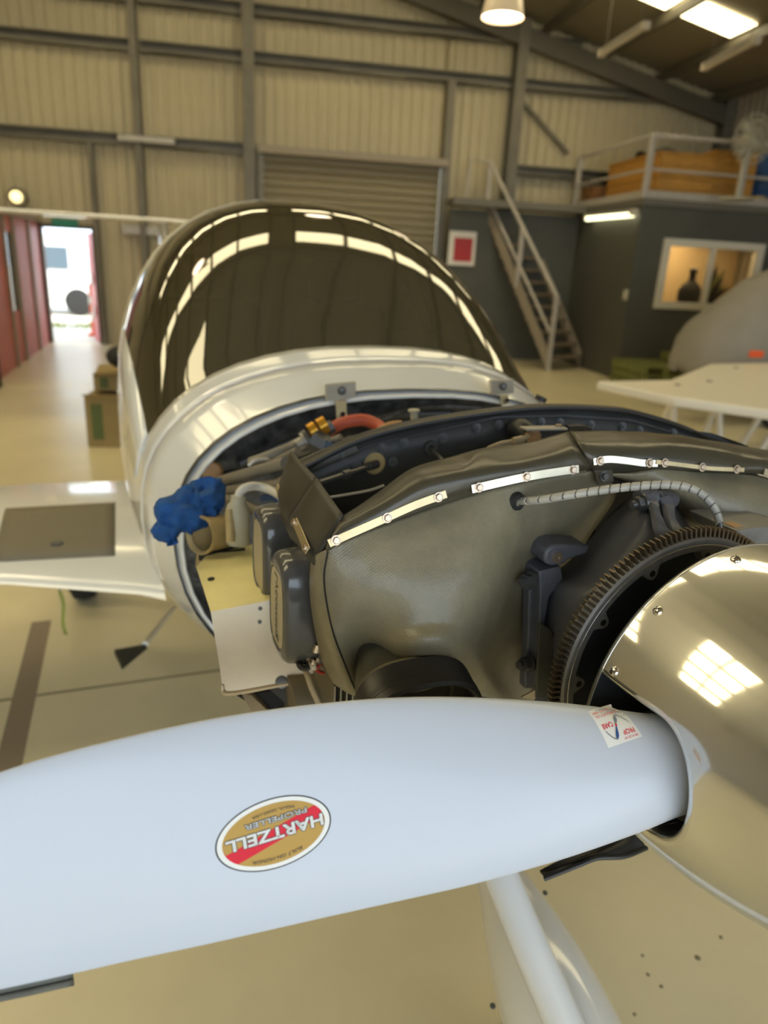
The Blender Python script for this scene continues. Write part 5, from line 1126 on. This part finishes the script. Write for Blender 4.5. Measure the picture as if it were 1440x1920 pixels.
mb = MB(); q = [S(*p) for p in ((470, 1302, .37), (560, 1288, .34), (600, 1320, .30), (500, 1345, .34))]; mb.prism(q, V((0, .1, -.02))); mb.build('lower_box', 'bay_dark', AP, smooth=0)
mb = MB(); q = [S(*p) for p in ((452, 1300, .36), (472, 1304, .355), (520, 1350, .32), (478, 1345, .33))]; mb.prism(q, V((0, .03, 0))); mb.build('lower_edge', 'tan_metal', AP, smooth=0)
mb = MB(); q = [S(*p) for p in ((505, 1292, .34), (575, 1282, .31), (590, 1312, .30), (540, 1322, .31))]; mb.prism(q, V((0, .02, -.01))); mb.build('label_plate', 'valve_grey', AP, smooth=0)
# ---- hoses and fittings in the engine bay
def hose(name, pts, r, m, n=14): mb = MB(); mb.tube(cat([S(*p) for p in pts], 7), r, n); return mb.build(name, m, AP)
hose('orange_hose', [(612, 812, .86), (632, 798, .85), (655, 790, .84), (685, 788, .83), (712, 800, .80), (722, 816, .76)], .0135, 'hose_orange')
hose('tan_sleeve', [(712, 812, .70), (732, 802, .70), (752, 800, .70)], .013, 'hose_tan')
hose('white_hose', [(735, 806, .67), (765, 798, .67), (800, 793, .66), (840, 790, .64)], .0065, 'wire_white')
mb = MB(); a, b = S(545, 842, .80), S(622, 800, .80); d = b-a
mb.tube([a, a+d*.30], .014, 16); mb.tube([a+d*.30, a+d*.42], .021, 16); mb.build('pipe_union', 'galv', AP)
mb = MB(); mb.tube([a+d*.36+V((.0, 0, -.002)), a+d*.44+V((0, 0, -.002))], .0255, 18); mb.tube([a+d*.86, a+d*1.02], .016, 8); mb.build('black_band', 'bolt_dark', AP)
for t0, t1 in ((.46, .62), (.68, .86)): mb = MB(); mb.tube([a+d*t0+V((0, 0, .012)), a+d*t1+V((0, 0, .012))], .020, 16); mb.build('amber_band', 'fitting_gold', AP)
mb = MB(); q0, q1 = S(585, 825, .79), S(618, 842, .77); mb.tube([q0, q1], .026, 8); mb.build('dark_fitting', 'bolt_dark', AP)
mb = MB(); mb.tube([S(606, 838, .76), S(626, 848, .755)], .020, 6); mb.build('blue_nut', 'fitting_blue', AP)
hose('oil_hose', [(470, 868, .80), (500, 858, .78), (530, 846, .78), (556, 836, .80)], .012, 'tube_grey'); hose('ring_bracket', [(466, 874, .76), (478, 864, .76), (498, 862, .76), (505, 868, .76), (488, 880, .76), (470, 880, .76)], .0045, 'galv', 8)
hose('bay_cable', [(400, 900, .95), (430, 885, .94), (480, 880, .92), (560, 850, .9), (640, 840, .88)], .006, 'wire_black'); hose('bay_cable', [(450, 870, .97), (540, 830, .96), (620, 800, .95), (720, 780, .95), (840, 775, .95)], .010, 'bolt_dark')
hose('bay_cable', [(640, 830, .7), (660, 822, .72), (672, 840, .7)], .006, 'wire_black'); hose('bay_cable', [(520, 905, .75), (560, 880, .7), (590, 860, .66)], .007, 'wire_tan'); hose('blue_cable', [(492, 935, .72), (510, 932, .7), (526, 940, .68), (530, 960, .66)], .008, 'fitting_blue')
hose('bay_cable', [(690, 800, .88), (760, 770, .9), (830, 762, .92), (900, 765, .92)], .008, 'firewall')
mb = MB(); mb.tube([S(777, 786, .74), S(776, 770, .74)], .008, 12); mb.tube([S(776, 772, .74), S(776, 768, .74)], .0125, 14); mb.build('filler_stub', 'plastic_cream', AP)
mb = MB(); mb.tube([S(1012, 752, .8), S(1016, 744, .8)], .014, 12); mb.build('black_cap', 'black_rubber', AP)
mb = MB(); c = S(398, 884, .92); mb.lathe([(0, 0), (.02, .002), (.024, .01), (.02, .02), (0, .024)], c, (-.2, -1, .2), 16); mb.build('round_cap', 'hose_tan', AP)
bt = MB(); c = S(446, 1018, .63); bt.lathe([(0, 0), (.021, 0), (.0225, .004), (.0225, .06), (.019, .075), (.011, .084), (.011, .094), (0, .094)], c, (0, 0, 1), 24); bt = bt.build('fluid_bottle', 'plastic_cream', AP)
hose('bottle_hose', [(446, 940, .63), (450, 924, .635), (462, 914, .64), (482, 912, .65), (505, 918, .64), (528, 930, .60)], .0085, 'wire_white'); mb = MB(); mb.tube([S(445, 948, .628), S(447, 930, .63)], .014, 16); mb.build('bottle_cap', 'plastic_cream', AP)
mb = MB(); mb.tube([S(432, 1016, .6), S(430, 955, .62)], .0075, 10); mb.build('pipe_clip', 'paper_tan', AP)
mb = MB(); q = [S(*p) for p in ((372, 1040, .68), (400, 1045, .66), (460, 1030, .64), (455, 1020, .70), (390, 1030, .72))]; mb.prism(q, (0, 0, -.012)); mb.build('mount_pad', 'bay_dark', AP, smooth=0)
ta, tb_ = S(378, 1003, .655), S(432, 994, .695); td = (tb_-ta).normalized(); mb = MB(); x, y, d = frame(td)
rows = [[ta+td*h+(x*math.cos(2*PI*j/24)+y*math.sin(2*PI*j/24))*r for j in range(24)] for h, r in ((.002, .030), (-.004, .034), (-.006, .038), (0, .038), (.010, .034), (.06, .033), (.075, .031), (.078, .02), (.07, .018), (.004, .029))]
mb.grid(rows, cv=True); mb.build('intake_elbow', 'paper_tan', AP, smooth=60)
mb = MB(); mb.grid([[S(380, 985, .74), S(396, 1010, .72), S(388, 1055, .66)], [S(368, 975, .78), S(372, 1015, .76), S(366, 1062, .68)]]); mb.build('side_bracket', 'paper_tan', AP, solid=.004)
# cowl latch brackets on the flange
def latch(q, arm, lb):
    c = [S(*p) for p in q]; mb = MB(); mb.prism(c, V((0, .012, 0))); l = mb.build('latch_bracket', 'galv', AP, smooth=0, bevel=.002); l['label'] = lb
    m = c[0].lerp(c[2], .5); mb = MB(); mb.lathe([(0, 0), (.009, 0), (.010, .004), (.006, .008), (0, .009)], m+V((.0, -.001, .002)), (0, -1, .1), 14); mb.build('pin', 'bolt_dark', l)
    if arm:
        mb = MB(); a = [S(*p) for p in arm]; mb.prism(a, V((0, .01, 0))); mb.build('latch_arm', 'strip_bright', l, smooth=0, bevel=.002); mb = MB(); p = a[2].lerp(a[3], .5)+V((0, -.001, .014)); mb.lathe([(0, -.001), (.0055, -.001), (.0055, .001)], p, (0, 1, 0), 14); mb.build('arm_hole', 'void_black', l)
latch([(612, 722, .915), (668, 716, .915), (668, 745, .895), (640, 752, .895), (612, 752, .895)], [(630, 752, .885), (650, 750, .885), (652, 786, .86), (632, 790, .86)], 'silver cowl latch bracket with a hanging arm')
latch([(920, 713, .93), (964, 711, .93), (964, 738, .905), (922, 741, .905)], [(940, 741, .895), (954, 740, .895), (956, 760, .88), (942, 762, .88)], 'plain grey latch bracket further right')
# torn rubber flap hanging under the propeller
fq = [[(1190, 1552, .02), (1140, 1575, .02), (1080, 1600, .02), (1010, 1630, .02)], [(1200, 1568, .01), (1142, 1592, .0), (1082, 1612, .0), (1018, 1640, .01)], [(1211, 1589, .0), (1168, 1603, -.01), (1100, 1619, -.005), (1028, 1647, .005)]]
mb = MB(); net = gridpts(SG(fq), 6)
for r in net:
    for j, p in enumerate(r): r[j] = p+V((0, .004*noise.noise(p*30), .002*noise.noise(p*40)))
mb.grid(net); mb.build('rubber_flap', 'black_rubber', AP, solid=.004)
mb = MB(); mb.tube(cat([S(1020, 1648, .0), S(1085, 1622, -.008), S(1120, 1609, -.008), S(1170, 1606, -.012), S(1212, 1590, -.002)], 6), .0035, 8); mb.build('rolled_edge', 'black_rubber', AP)
# ---- loose things
c = V((-.535, .80, 1.20)); mb = MB(); rows = []; pts = [S(392, 893, .76), S(388, 920, .74), S(365, 950, .71), S(335, 965, .69), S(316, 990, .68), S(325, 1018, .66)]
spine = cat(pts, 6); rad_k = 1; rad = [.006, .012, .020, .026, .028, .030, .031, .033, .035, .038, .040, .040, .039, .039, .038, .037, .036, .036, .036, .036, .035, .034, .032, .030, .028, .026, .022, .016, .010, .006, .003]
px_ = None
for i, p in enumerate(spine):
    d = (spine[min(i+1, len(spine)-1)]-spine[max(0, i-1)]).normalized(); x, y, _ = frame(d); row = []
    for j in range(72):
        a = 2*PI*j/72; n = (x*math.cos(a)+y*math.sin(a)); q = p+n*rad[min(i, len(rad)-1)]; f = .5-abs(noise.noise(q*24))*2.2+.45*(.5-abs(noise.noise(q*52+V((7, 2, 1))))*2); row.append(q+n*f*.016)
    rows.append(row)
mb.grid(rows, cv=True)
rows = []
for i in range(15):
    t = i/14; p = S(365, 945, .70).lerp(S(404, 962, .685), t); row = []
    for j in range(24):
        a = 2*PI*j/24; r_ = .030*(1-.72*t)+.003; n = V((0, math.cos(a), math.sin(a))); q = p+n*r_; row.append(q+n*((.4-abs(noise.noise(q*38))*2)*.010))
    rows.append(row)
mb.grid(rows, cv=True); rg_ = mb.build('rag', 'rag_blue', None, smooth=70)
rg_.matrix_world = AP.matrix_basis.copy(); tag(rg_, 'crumpled blue cleaning rag tucked in at the left side of the engine bay', 'rag')
rb = empty('streamer', (0, 0, 0), label='yellow green warning streamer hanging below the left wing', cat='ribbon')
a = Zz(112, 1108, .58); w_ = lambda p: AO+AL*p.x+AA*p.y+V((0, 0, p.z)); a = w_(a)
mb = MB(); mb.grid([[a+V((dx+.006*math.sin(k), .004*k, -.03*k)) for dx in (-.006, .006)] for k in range(7)]); mb.build('ribbon', 'grass_strip', rb, solid=.002)
mb = MB(); mb.tube([a+V((0, 0, .09)), a], .004, 6); mb.build('pin', 'galv', rb)
